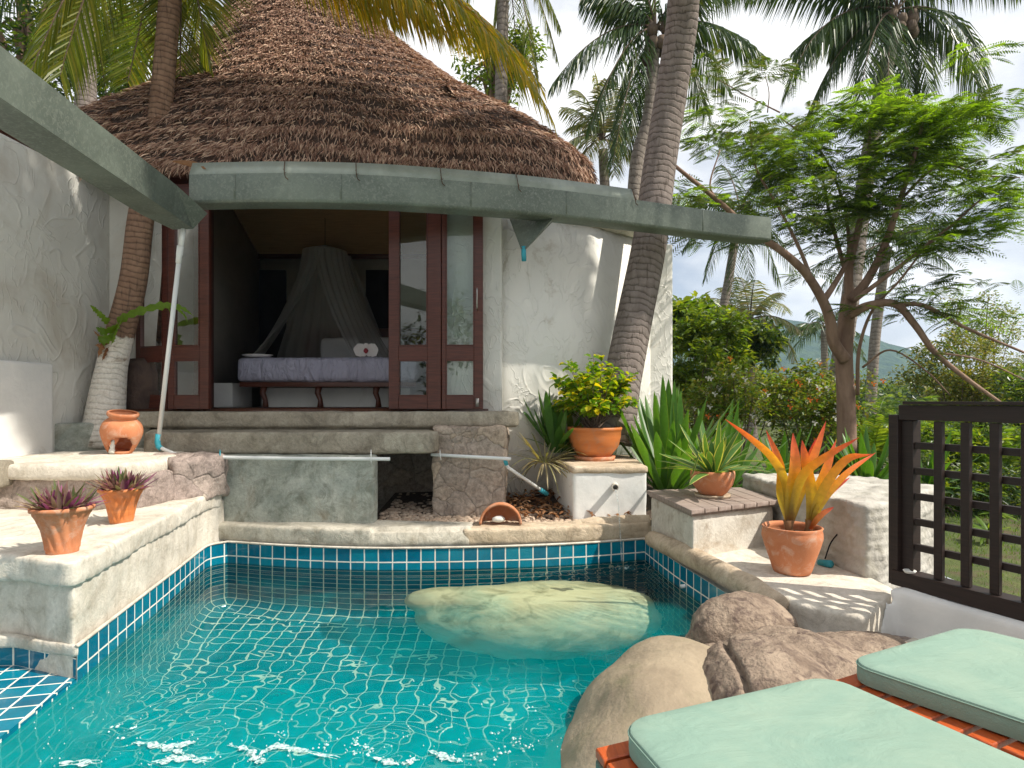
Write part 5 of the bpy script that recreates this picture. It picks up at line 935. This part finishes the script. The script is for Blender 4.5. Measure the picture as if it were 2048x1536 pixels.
# areca clumps behind the trellis and hedge
def areca(x, y, D, H, label, seed, n=16, mat='bushL', nl=26, spread=1.0, zb=None):
    r = random.Random(seed); b = P(x, y, D); b[2] = -.1 if zb is None else zb; t = thing('feather_palm', b, label, 'palm shrub', 'feather palms in the garden'); m = MB()
    for k in range(n):
        a = r.uniform(0,6.28); L = H*r.uniform(.75,1.1); s = r.uniform(.25,.75)*spread; e = b+np.array([cos(a)*L*s, sin(a)*L*s, L*r.uniform(.62,.95)]); c = b+np.array([cos(a)*L*s*.25, sin(a)*L*s*.25, L*.85]); st = b+np.array([r.uniform(-.08,.08), r.uniform(-.08,.08), 0])
        frond(m, st, c, e, r, nl, H*.17, .35, .014, .012, start=.35)
    m.build('fronds', [MT[mat], MT['bushL']], t, False); return t
def shrub(x, y, D, rx, ry, rz, label, seed, n=1400, leaf=(.05,.10), mats=('bush',), shape=.42, stems=8, cat='shrub', name='shrub', zc=None, group='garden shrubs', flowers=None, clumps=26, orient=.5):
    r = random.Random(seed); c = P(x, y, D); t = thing(name, (c[0], c[1], 0), label, cat, group); cl = []
    for k in range(clumps):
        while 1:
            u = np.array([r.uniform(-1,1) for _ in range(3)]); q = np.linalg.norm(u)
            if .3 < q < 1: break
        cl.append((c+u*np.array([rx,ry,rz])*.85, r.uniform(.22,.42)))
    ms = [MB() for _ in mats]; st = MB()
    for k in range(n):
        p, s = r.choice(cl); u = np.array([r.gauss(0,1) for _ in range(3)]); u /= np.linalg.norm(u); u *= r.random()**.45; b = p+u*np.array([rx,ry,rz])*s; L = r.uniform(*leaf); w = L*shape*.5
        a = r.uniform(0,6.28); e = r.uniform(-.7,.8); d = np.array([cos(a)*cos(e), sin(a)*cos(e), sin(e)])*.8+u*.5; d /= np.linalg.norm(d); sd = np.cross(d, [r.gauss(0,orient), r.gauss(0,orient), 1]); sd /= max(np.linalg.norm(sd),1e-6)
        mm = ms[min(len(ms)-1, int(r.random()*len(ms)))]; mid = b+d*L*.5; mm.add([b, mid-sd*w, mid+sd*w, b+d*L-np.array([0,0,L*.18])], [(0,2,3,1)])
    for i, mm in enumerate(ms): mm.build('foliage', MT[mats[i]], t, False)
    for k in range(stems):
        p, s = cl[k % len(cl)]; b = np.array([c[0]+r.uniform(-.2,.2)*rx, c[1]+r.uniform(-.2,.2)*ry, -.2]); st.tube(cr([b, (b+p)/2+np.array([r.uniform(-.1,.1)*rx, 0, .1*rz]), p], 4), [.022*max(.4,rz)]*3+[.014*max(.4,rz)]*3+[.008]*3, 5)
    if stems: st.build('branches', MT['twig'], t)
    if flowers:
        for mt_, nf in flowers:
            fm = MB()
            for k in range(nf):
                p, s = r.choice(cl); u = np.array([r.gauss(0,1), -abs(r.gauss(0,1)), r.gauss(0,1)]); u /= np.linalg.norm(u); b = p+u*np.array([rx,ry,rz])*s*1.02
                for q in range(5): a = 2*pi*q/5; d = np.array([cos(a)*.045, -.02, sin(a)*.045]); fm.add([b, b+d*.6+[.012,0,.012], b+d, b+d*.6-[.012,0,.012]], [(0,1,2,3)])
            fm.build('blossoms', MT[mt_], t, False)
    return t
# left top canopy behind the house
def tree(x, y, D, rx, ry, rz, label, seed, n, leaf, mats, base, clumps=40, r0=.15):
    t = shrub(x, y, D, rx, ry, rz, label, seed, n, leaf, mats, .4, 0, 'tree', 'leafy_tree', None, 'leafy trees behind the roof', None, clumps); r = random.Random(seed+50); c = P(x,y,D); m = MB(); b = P(*base)
    m.tube(cr([b, (b+c)/2+np.array([.2,0,0]), c], 5), [r0*(1-.07*i) for i in range(11)], 8); m.build('trunk', MT['limb'], t)
    m = MB()
    for k in range(10): e = c+np.array([r.uniform(-1,1)*rx*.8, r.uniform(-1,1)*ry*.8, r.uniform(-.6,.9)*rz]); m.tube(cr([(b*.25+c*.75), (c+e)/2+np.array([0,0,-.1]), e], 3), [r0*.45,r0*.4,r0*.33,r0*.26,r0*.2,r0*.14,r0*.08], 6)
    m.build('branches', MT['limb'], t); return t
tree(60, 30, 11, 1.7, 1.2, 1.5, 'dark leafy tree crown in the top left corner above the overhead gutter', 41, 5200, (.10,.18), ('bushD','bush','bushL'), (40,900,11))
tree(255, 130, 12, 1.0, 1.0, 1.5, 'sunlit yellow green tree between the pale palm trunk and the thatch', 42, 4200, (.09,.16), ('bush','bushL','bushL'), (240,900,12))
tree(1000, 130, 13, .9, .9, 1.0, 'green tree crown peeping over the right slope of the thatch', 43, 2600, (.09,.16), ('bush','bushL'), (1000,900,13), 26)
# garden mass behind the agaves
shrub(1395, 700, 10.0, .85, .8, .75, 'dense mid green shrub next to the corner of the white wing wall', 51, 5200, (.08,.17), ('bush','bush','bushL'), .36)
shrub(1360, 640, 11.5, .7, .6, .55, 'broad leaved shrub top rising beside the white wall edge', 57, 1700, (.16,.30), ('bush','bushL'), .34)
shrub(1480, 690, 12.5, .95, .7, .55, 'dark bushy shrub under the low pale palm', 52, 5200, (.10,.2), ('bushD','bush'), .34)
shrub(1620, 800, 9.2, .95, .7, .62, 'flowering shrub dotted with orange and white blossoms behind the striped plant', 53, 5600, (.05,.11), ('bush','bushL','bushO'), .4, 14, flowers=(('orange',44),('whiteF',40)))
shrub(1470, 800, 9.0, .75, .6, .55, 'twiggy shrub with a few pale flowers right of the tall agave', 54, 3600, (.05,.11), ('bushL','bush','bushO'), .4, 14, flowers=(('whiteF',30),('orange',8)))
shrub(1930, 740, 11.5, 1.35, .8, .8, 'olive bush behind the top of the trellis at the right edge', 55, 7600, (.05,.11), ('bushO','bushO','bush'), .4, 12)
shrub(1960, 640, 13.5, 1.0, .8, .7, 'airy yellow green bush under the spreading bare branches', 56, 3600, (.05,.10), ('bushO','bushL'), .4, 12)
shrub(1730, 880, 11, 1.6, .7, .6, 'deep green hedge bush behind the rough white block', 58, 6500, (.06,.13), ('bushD','bush'), .36)
shrub(1990, 900, 8.5, 1.2, .6, .55, 'dark undergrowth bush seen through the trellis', 59, 5500, (.06,.13), ('bushD','bush','bushL'), .36)
shrub(2060, 830, 10.2, 1.0, .7, .9, 'dense green bush at the far right behind the lattice', 60, 5200, (.07,.14), ('bushD','bush','bushL'), .36)
areca(1740, 900, 9.5, 1.5, 'bright feathery palm clump right of the forked tree trunk', 61, 20)
areca(1900, 900, 9.0, 1.35, 'yellow green feather palm seen through the upper lattice', 62, 20)
areca(1985, 900, 8.0, 1.15, 'feather palm low behind the right part of the lattice', 63, 16)
areca(1830, 880, 11, 1.5, 'feather palm rising just left of the trellis post', 64, 18)
areca(1440, 800, 11.5, 2.1, 'tall dark feather palm in the shade behind the twiggy shrub', 65, 18, 'bush')
areca(1370, 800, 12.5, 2.4, 'feather palm against the corner of the white wall', 66, 16, 'bush')
r = random.Random(90)
for k, (x, y, D) in enumerate(((1560,800,34),(1640,790,40),(1760,790,36),(1830,790,44),(1900,780,38),(1500,780,30),(2000,780,40),(2100,770,36),(1700,800,30),(1950,800,30),(1400,770,34))):
    shrub(x, y, D, D*.075, 2.2, D*.032, ('far off treetop number' if 0 else ['round','broad','low','flat','bushy','tall','small','wide','dense','leafy','dim'][k])+' far treetop below the blue hill, '+['left of the gap','behind the small dark palm','right of the tree trunk','centre of the hill foot','under the olive bush top','beside the low pale palm','by the right edge','beyond the right edge','just behind the forked trunk','behind the feather palms','behind the white wall corner'][k], 200+k, 2200, (.2,.42), ('bush','bushO') if k % 2 else ('bushD','bush'), .45, 0, 'tree', 'distant_tree', None, 'far trees at the foot of the hill')
shrub(1960, 985, 6.6, 1.0, .35, .34, 'low dark leafy bush on the lawn edge behind the middle of the lattice', 67, 4200, (.05,.11), ('bushD','bush'), .38, 6)
shrub(1850, 960, 7.2, .6, .4, .42, 'low leafy bush behind the trellis post', 68, 2400, (.05,.11), ('bushD','bush','bushL'), .38, 6)
# young plants on the lawn
for k, (x, y, D, lb) in enumerate(((1990,1075,6.0,'small palmate plant on the lawn behind the lattice'),(1975,1120,5.2,'young seedling low on the lawn behind the lattice'))):
    t = thing('garden_plant', P(x,y,D), lb, 'plant'); c = P(x,y,D); c[2] = .0; hz = P(x,y,D)[2]
    rosette(t, c+[0,0,max(.12,hz)], 'bushL', 26, (.10,.2), (.014,.024), (-.3,.9), .2, 'foliage', 70+k); m = MB(); m.tube([c, c+[0,0,max(.12,hz)]], .008, 6); m.build('stem', MT['twig'], t)
# lawn
def lawn():
    r = np.random.default_rng(4); n = 26000; x = r.uniform(2.6, 9, n); y = r.uniform(3.6, 9.5, n); L = r.uniform(.02,.05,n); a = r.uniform(0,6.28,n); z = np.full(n, .0)
    z = z-.0; b = np.stack([x,y,z],1); d = np.stack([np.cos(a)*L*.5, np.sin(a)*L*.5, L],1); s = np.stack([-np.sin(a)*.004, np.cos(a)*.004, np.zeros(n)],1)
    V = np.stack([b-s, b+s, b+d],1).reshape(-1,3); m = MB(); m.v = [tuple(q) for q in V.tolist()]; m.f = [(3*i,3*i+1,3*i+2) for i in range(n)]; m.uv = [(0,0)]*len(m.v); m.m = [0]*n
    tag(m.build('grass', MT['grass'], None, False), 'short sunlit lawn seen through the lattice', 'grass', kind='stuff')
lawn()
def rear(x, y, h, w, label, seed):
    t = shrub(1024, 800, 5, w, w*.8, h*.42, label, seed, 2600, (.14,.26), ('bush','bushD'), .4, 0, 'tree', 'leafy_tree', None, 'trees behind the sun deck')
    t.location = (x, y, h*.55-.6)
    m = MB(); b = BASE[t.name]; m.tube([b+[0,0,-h*.55+.6], b+[.05,0,.2], b+[0,0,1.5]], [.12,.09,.06], 8); m.build('trunk', MT['limb'], t)
rear(-1.2,-6.5,4.6,1.9,'leafy tree behind the deck mirrored in the glass of the open door',301); rear(2.6,-7.5,5.2,2.2,'taller leafy tree behind the deck right of the mirrored one',302); rear(-4.6,-6.0,4.0,1.7,'low leafy tree behind the deck near the neighbouring building',303)
# ---- big strap plants
def strap(loc, label, n, Lr, wr, up, droop, mat, seed, spread=.05, fold=.3, cat='plant', name='agave_plant', shape=(.55,.8,1,.95,.68,.3,.01), az=None, group=None):
    t = thing(name, loc, label, cat, group); r = random.Random(seed); m = MB()
    for k in range(n):
        a = r.uniform(*(az or (0,6.28))); e = r.uniform(*up); L = r.uniform(*Lr)*(.75+.25*sin(e)); w = r.uniform(*wr); d = np.array([cos(a)*cos(e), sin(a)*cos(e), sin(e)]); b = np.array(loc)+[cos(a)*r.uniform(0,spread), sin(a)*r.uniform(0,spread), 0]; dr = droop*r.uniform(.2,1.3)*cos(e)
        m.blade([b+d*L*q-np.array([0,0,1])*dr*L*q*q for q in (0,.2,.42,.64,.82,.94,1)], [w*s for s in shape], np.array([-sin(a), cos(a), r.uniform(-.2,.2)]), fold)
    m.build('leaves', MT[mat], t); return t
strap(P(1335,985,5.6), 'big green agave with long sword leaves right of the white spout block', 46, (.85,1.15), (.038,.058), (.55,1.5), .25, 'agave', 81, .10)
strap(P(1440,985,6.1), 'second big sword leaved agave behind the striped plant', 34, (.7,1.0), (.034,.05), (.35,1.4), .3, 'agave', 82, .10)
strap(P(1735,975,6.2), 'dark narrow leaved agave behind the rough white block', 34, (.55,.85), (.028,.04), (.3,1.4), .25, 'agave', 83, .08)
strap(P(1850,975,6.6), 'agave leaves fanning beside the trellis post', 26, (.5,.8), (.028,.04), (.3,1.3), .3, 'agave', 84, .08)
strap(P(1560,975,6.6), 'dark agave half hidden behind the bromeliad', 26, (.5,.8), (.026,.04), (.4,1.4), .25, 'agave', 85, .08)
strap(P(1112,905,5.45), 'green strap leaved plant in front of the white wing wall', 26, (.38,.66), (.024,.038), (.65,1.5), .35, 'dracaena', 86, .05, name='strap_plant', shape=(.35,.6,.9,1,.8,.4,.02))
strap(P(1090,925,5.25), 'arching pale striped grassy plant at the foot of the strap leaved plant', 60, (.28,.5), (.006,.011), (-.1,1.0), .7, 'spider', 87, .08, name='spider_plant')
strap(P(1150,905,5.6), 'small leafy clump between the strap plant and the glazed pot', 18, (.3,.5), (.03,.045), (.3,1.3), .4, 'bush', 88, .05, name='strap_plant')
# ---- staghorn fern on the trunk
sf = thing('staghorn_fern', P(205,660,5.05), 'staghorn fern clinging to the palm trunk with one long lobed frond', 'fern'); m = MB()
c = P(222,650,5.08)
for pts, w in (([c, P(262,628,4.95), P(320,612,4.85), P(358,614,4.8), P(388,632,4.78)], .028), ([P(335,612,4.84), P(340,625,4.82), P(341,640,4.82)], .010), ([P(352,616,4.82), P(368,630,4.8), P(375,646,4.8)], .012), ([c, P(205,632,5.0), P(190,618,4.98), P(180,610,4.97)], .026), ([P(235,655,5.02), P(222,670,4.95), P(205,680,4.95), P(196,672,4.95)], .045), ([P(238,645,5.0), P(228,668,4.92), P(222,690,4.92)], .05), ([P(236,650,5.0), P(210,662,4.95), P(192,655,4.95)], .04)):
    q = cr(pts, 6); n = len(q); m.blade(q, [w*(1+.45*(-1)**i*(.6+.4*sin(i*1.7)))*max(.05, 1-(i/(n-1))**4) for i in range(n)], (.15,-.35,1) if pts[-1][0] > P(300,0,4.8)[0] else (.5,-.4,.6), .25)
m.build('green_fronds', MT['fern'], sf); m = MB()
for pts, w in (([P(215,668,5.05), P(203,690,5.0), P(196,715,5.0)], .035), ([P(218,675,5.05), P(208,690,4.98), P(190,690,4.97)], .03), ([P(215,670,5.05), P(200,672,5.0), P(186,660,4.99)], .012), ([P(216,685,5.05), P(210,705,5.0), P(204,722,5.0)], .02)):
    q = cr(pts, 5); n = len(q); m.blade(q, [w*(1+.3*(-1)**i)*max(.05, 1-(i/(n-1))**3) for i in range(n)], (1,-.2,.4), .3)
m.build('dry_shield_fronds', MT['dead'], sf)
# ---- the feathery tree
ft = thing('feathery_tree', P(1692,880,7.6), 'spreading tree with feathery fern-like leaves and a forked brown trunk', 'tree')
def feathery():
    DT = 7.6; limbs = []; m = MB()
    def limb(pts, r0, r1, nm='branch', seg=9):
        q = cr([P(*p) if len(p) == 3 else P(*p, DT) for p in pts], 6); n = len(q); lm = MB(); lm.tube(q, [r0+(r1-r0)*i/(n-1) for i in range(n)], seg, vs_=1); o = lm.build(nm, MT['limb'], ft); limbs.append(q); return q
    limb([(1694,905),(1692,800),(1688,720),(1692,650),(1700,590)], .112, .085, 'trunk', 14)
    limb([(1690,720,7.5),(1668,685,7.45),(1660,640,7.4),(1645,600,7.35),(1610,545,7.2),(1560,500,7.0),(1500,460,6.9),(1440,405,6.8),(1350,332,6.7)], .075, .02)
    limb([(1648,600,7.35),(1668,570,7.4),(1690,530,7.5),(1705,470,7.6)], .04, .02)
    limb([(1700,600),(1698,540),(1720,440),(1735,330),(1742,215)], .06, .012)
    limb([(1702,600,7.5),(1735,560,7.4),(1770,490,7.3),(1800,400,7.2),(1835,290,7.1),(1850,220,7.1)], .06, .012)
    limb([(1700,630,7.4),(1735,612,7.2),(1790,608,7.0),(1830,650,6.9),(1870,705,6.8),(1930,755,6.7),(2000,805,6.6)], .055, .018)
    limb([(1785,608,7.0),(1850,612,6.9),(1930,655,6.8),(2060,710,6.7)], .03, .012)
    limb([(1690,540,7.8),(1660,430,8.0),(1640,330,8.0)], .03, .010); limb([(1700,560,7.6),(1690,420,7.8),(1640,300,8.0),(1560,235,8.0)], .025, .008)
    limb([(1624,562,7.25),(1600,500,7.4),(1560,420,7.5),(1510,330,7.5),(1500,240,7.5)], .025, .008); limb([(1710,600,7.3),(1790,540,7.1),(1880,470,7.0),(1960,400,6.9)], .03, .010)
    limb([(1715,790,7.5),(1718,700,7.4),(1745,620,7.3),(1800,560,7.1),(1860,480,7.0)], .024, .010); limb([(1725,735,7.3),(1780,700,7.1),(1850,740,7.0),(1900,790,6.9)], .014, .006)
    limb([(1560,225,8.0),(1500,195,8.0),(1420,150,8.0)], .010, .005); limb([(1535,225,8.2),(1538,185,8.2),(1530,150,8.2)], .008, .004); limb([(1440,405,6.8),(1420,370,6.8),(1440,300,6.8)], .014, .006)
    limb([(1870,705,6.8),(1960,720,6.7),(2070,770,6.6)], .014, .006); limb([(1800,400,7.2),(1880,330,7.1),(1960,350,7.0),(2040,355,6.9)], .018, .006)
    r = random.Random(77)
    groups = {'feather': MB(), 'featherL': MB(), 'featherD': MB()}
    def fleaf(mm, b, a, e, L, npn=11, pw=.0085):
        d = np.array([cos(a)*cos(e), sin(a)*cos(e), sin(e)]); sd = np.array([-sin(a), cos(a), r.uniform(-.3,.3)]); dn = np.array([0,0,-1.]); dr = r.uniform(.15,.5)
        for i in range(npn):
            t = (i+.7)/npn; p = b+d*L*t+dn*L*dr*t*t; PL = L*.36*sin(pi*min(.97,t*.8+.16))
            for s in (-1,1):
                q = sd*s*.9+d*.45+dn*.12; q /= np.linalg.norm(q); w = d*pw*r.uniform(.7,1.3); mid = p+q*PL*.5; mm.add([p, mid+w, p+q*PL+dn*PL*.15, mid-w], [(0,1,2,3)])
        mm.add([b-sd*.003, b+sd*.003, b+d*L+dn*L*dr], [(0,1,2)])
    # clusters: px, py, D, rx, ry(depth), rz in metres, count, weights
    cls = [(1750,300,7.4,.85,.8,.60,520,(.62,.30,.08)),(1860,300,7.2,.50,.6,.40,260,(.4,.55,.05)),(1720,225,7.5,.45,.5,.20,150,(.25,.75,0)),(1850,230,7.2,.40,.4,.14,110,(.2,.8,0)),(1620,330,7.6,.70,.7,.42,260,(.7,.2,.1)),(1480,300,7.4,.60,.6,.38,200,(.55,.25,.2)),
           (1740,420,7.6,.90,.7,.40,330,(.75,.1,.15)),(1590,430,7.4,.60,.6,.30,150,(.7,.1,.2)),(1950,400,7.0,.42,.5,.30,190,(.3,.65,.05)),(1900,480,7.1,.60,.6,.30,170,(.6,.3,.1)),(1960,450,6.9,.40,.4,.18,90,(.3,.7,0)),(1390,420,6.9,.30,.4,.40,70,(.4,.2,.4)),
           (1830,600,7.0,.70,.6,.28,80,(.5,.2,.3)),(1950,640,6.8,.60,.5,.25,60,(.4,.2,.4)),(1420,165,8.0,.32,.3,.16,30,(.1,0,.9)),(1530,155,8.2,.30,.3,.14,30,(.1,0,.9)),(1600,240,8.0,.5,.4,.18,70,(.3,.1,.6)),(1980,360,7.0,.35,.3,.12,36,(.3,.1,.6)),(1800,520,7.2,.6,.5,.2,60,(.7,.1,.2))]
    for x, y, D, rx, ry, rz, n, wt in cls:
        c = P(x, y, D)
        subs = [c+np.array([r.gauss(0,.55)*rx, r.gauss(0,.55)*ry, r.gauss(0,.55)*rz]) for _ in range(max(3,int(rx*ry*rz*90)))]
        for k in range(int(n*(1.25 if x < 1900 else .75))):
            while 1:
                u = np.array([r.uniform(-1,1) for _ in range(3)])
                if np.linalg.norm(u) < 1: break
            g = r.choice(subs); b = g+np.array([u[0]*.26, u[1]*.26, u[2]*.07]); a = math.atan2(u[1], u[0])+r.gauss(0,.7); nm = r.choices(['feather','featherL','featherD'], wt)[0]
            fleaf(groups[nm], b, a, r.uniform(-.3,.35), r.uniform(.16,.34))
    for k, nm in (('feather','crown'),('featherL','toplit_leaves'),('featherD','old_leaves')): groups[k].build(nm, MT[k], ft, False)
feathery()

# ================================================================ AIR
def haze():
    m = MB(); m.box((-910,-70,-4.6),(910,905,150)); o = m.build('haze', [], None, False); hm = bpy.data.materials.new('haze'); hm.use_nodes = True; nt = hm.node_tree; nt.nodes.clear()
    v = nt.nodes.new('ShaderNodeVolumePrincipled'); v.inputs['Color'].default_value = (.55,.74,1,1); v.inputs['Density'].default_value = .0005; ou = nt.nodes.new('ShaderNodeOutputMaterial'); nt.links.new(v.outputs[0], ou.inputs[1]); o.data.materials.append(hm); tag(o, kind='stuff')
haze()
# ---- foam on the water
def foam():
    r = random.Random(6); m = MB()
    def disc(c, s, h=.004): 
        k = 8; V = [c+np.array([0,0,h+.002])]; V += [c+np.array([cos(2*pi*i/k)*s*r.uniform(.7,1.2), sin(2*pi*i/k)*s*r.uniform(.7,1.2)*.8, h*.2]) for i in range(k)]; m.add(V, [(0,1+i,1+(i+1)%k) for i in range(k)])
    streaks = [[(270,1480),(330,1490),(370,1505)],[(330,1492),(390,1485)],[(300,1525),(360,1515),(425,1520)],[(455,1490),(500,1500),(515,1520),(530,1525)],[(515,1518),(545,1495),(580,1497),(680,1518)],[(750,1515),(800,1530)],[(810,1522),(835,1520)],[(860,1500),(900,1515),(925,1520)],[(120,1530),(200,1525)]]
    for st in streaks:
        q = cr([G(x,y,.008) for x,y in st], 9); n = len(q)
        for z_ in range(2):
            sh = np.array([r.gauss(0,.004), r.gauss(0,.008), .0015*z_]); m.blade([p+sh+np.array([r.gauss(0,.002), r.gauss(0,.003), 0]) for p in q], [max(.001, (.010+.009*sin(i_*1.3+z_)+r.uniform(-.004,.005))*sin(pi*(i_+.4)/(n))) for i_ in range(n)], (0,1,0), .05)
        for p in q:
            if r.random() < .5: disc(p+np.array([r.gauss(0,.012), r.gauss(0,.016), .0]), r.uniform(.0015,.004))
    for (x,y,n,sp) in ((710,1483,16,.016),(720,1502,26,.018),(735,1508,14,.012),(1035,1485,22,.016),(1050,1497,14,.012),(1000,1508,18,.014),(950,1512,18,.02),(1060,1420,10,.012),(230,1455,16,.014),(262,1458,14,.012),(235,1480,10,.01),(640,1492,14,.02),(560,1468,10,.02),(990,1470,10,.012),(1018,1458,9,.012)):
        c = G(x,y,.003)
        for _ in range(n//2): disc(c+np.array([r.gauss(0,sp), r.gauss(0,sp), .003]), r.uniform(.002,.007))
    for _ in range(190):
        x = r.uniform(60,1150); y = 1536-abs(r.gauss(0,90)); disc(G(x, max(y,1290), .003)+np.array([0,0,.003]), r.uniform(.001,.0032))
    m.build('pool_foam', MT['foam']); tag(bpy.data.objects['pool_foam'], 'white foam streaks and bubbles drifting at the near end of the pool', 'foam', kind='stuff')
foam()

m = MB(); q = [P(345,322,4.9), P(372,324,4.8), P(395,330,4.70), P(412,338,4.64)]; m.blade(cr(q, 4), [.006,.010,.016,.02,.022,.024,.026,.024,.02,.016,.012,.006,.002], (.1,.3,1), .6); tag(m.build('dead_leaf', MT['dead']), 'curled brown dead palm sheath caught where the two gutters meet', 'dead leaf')
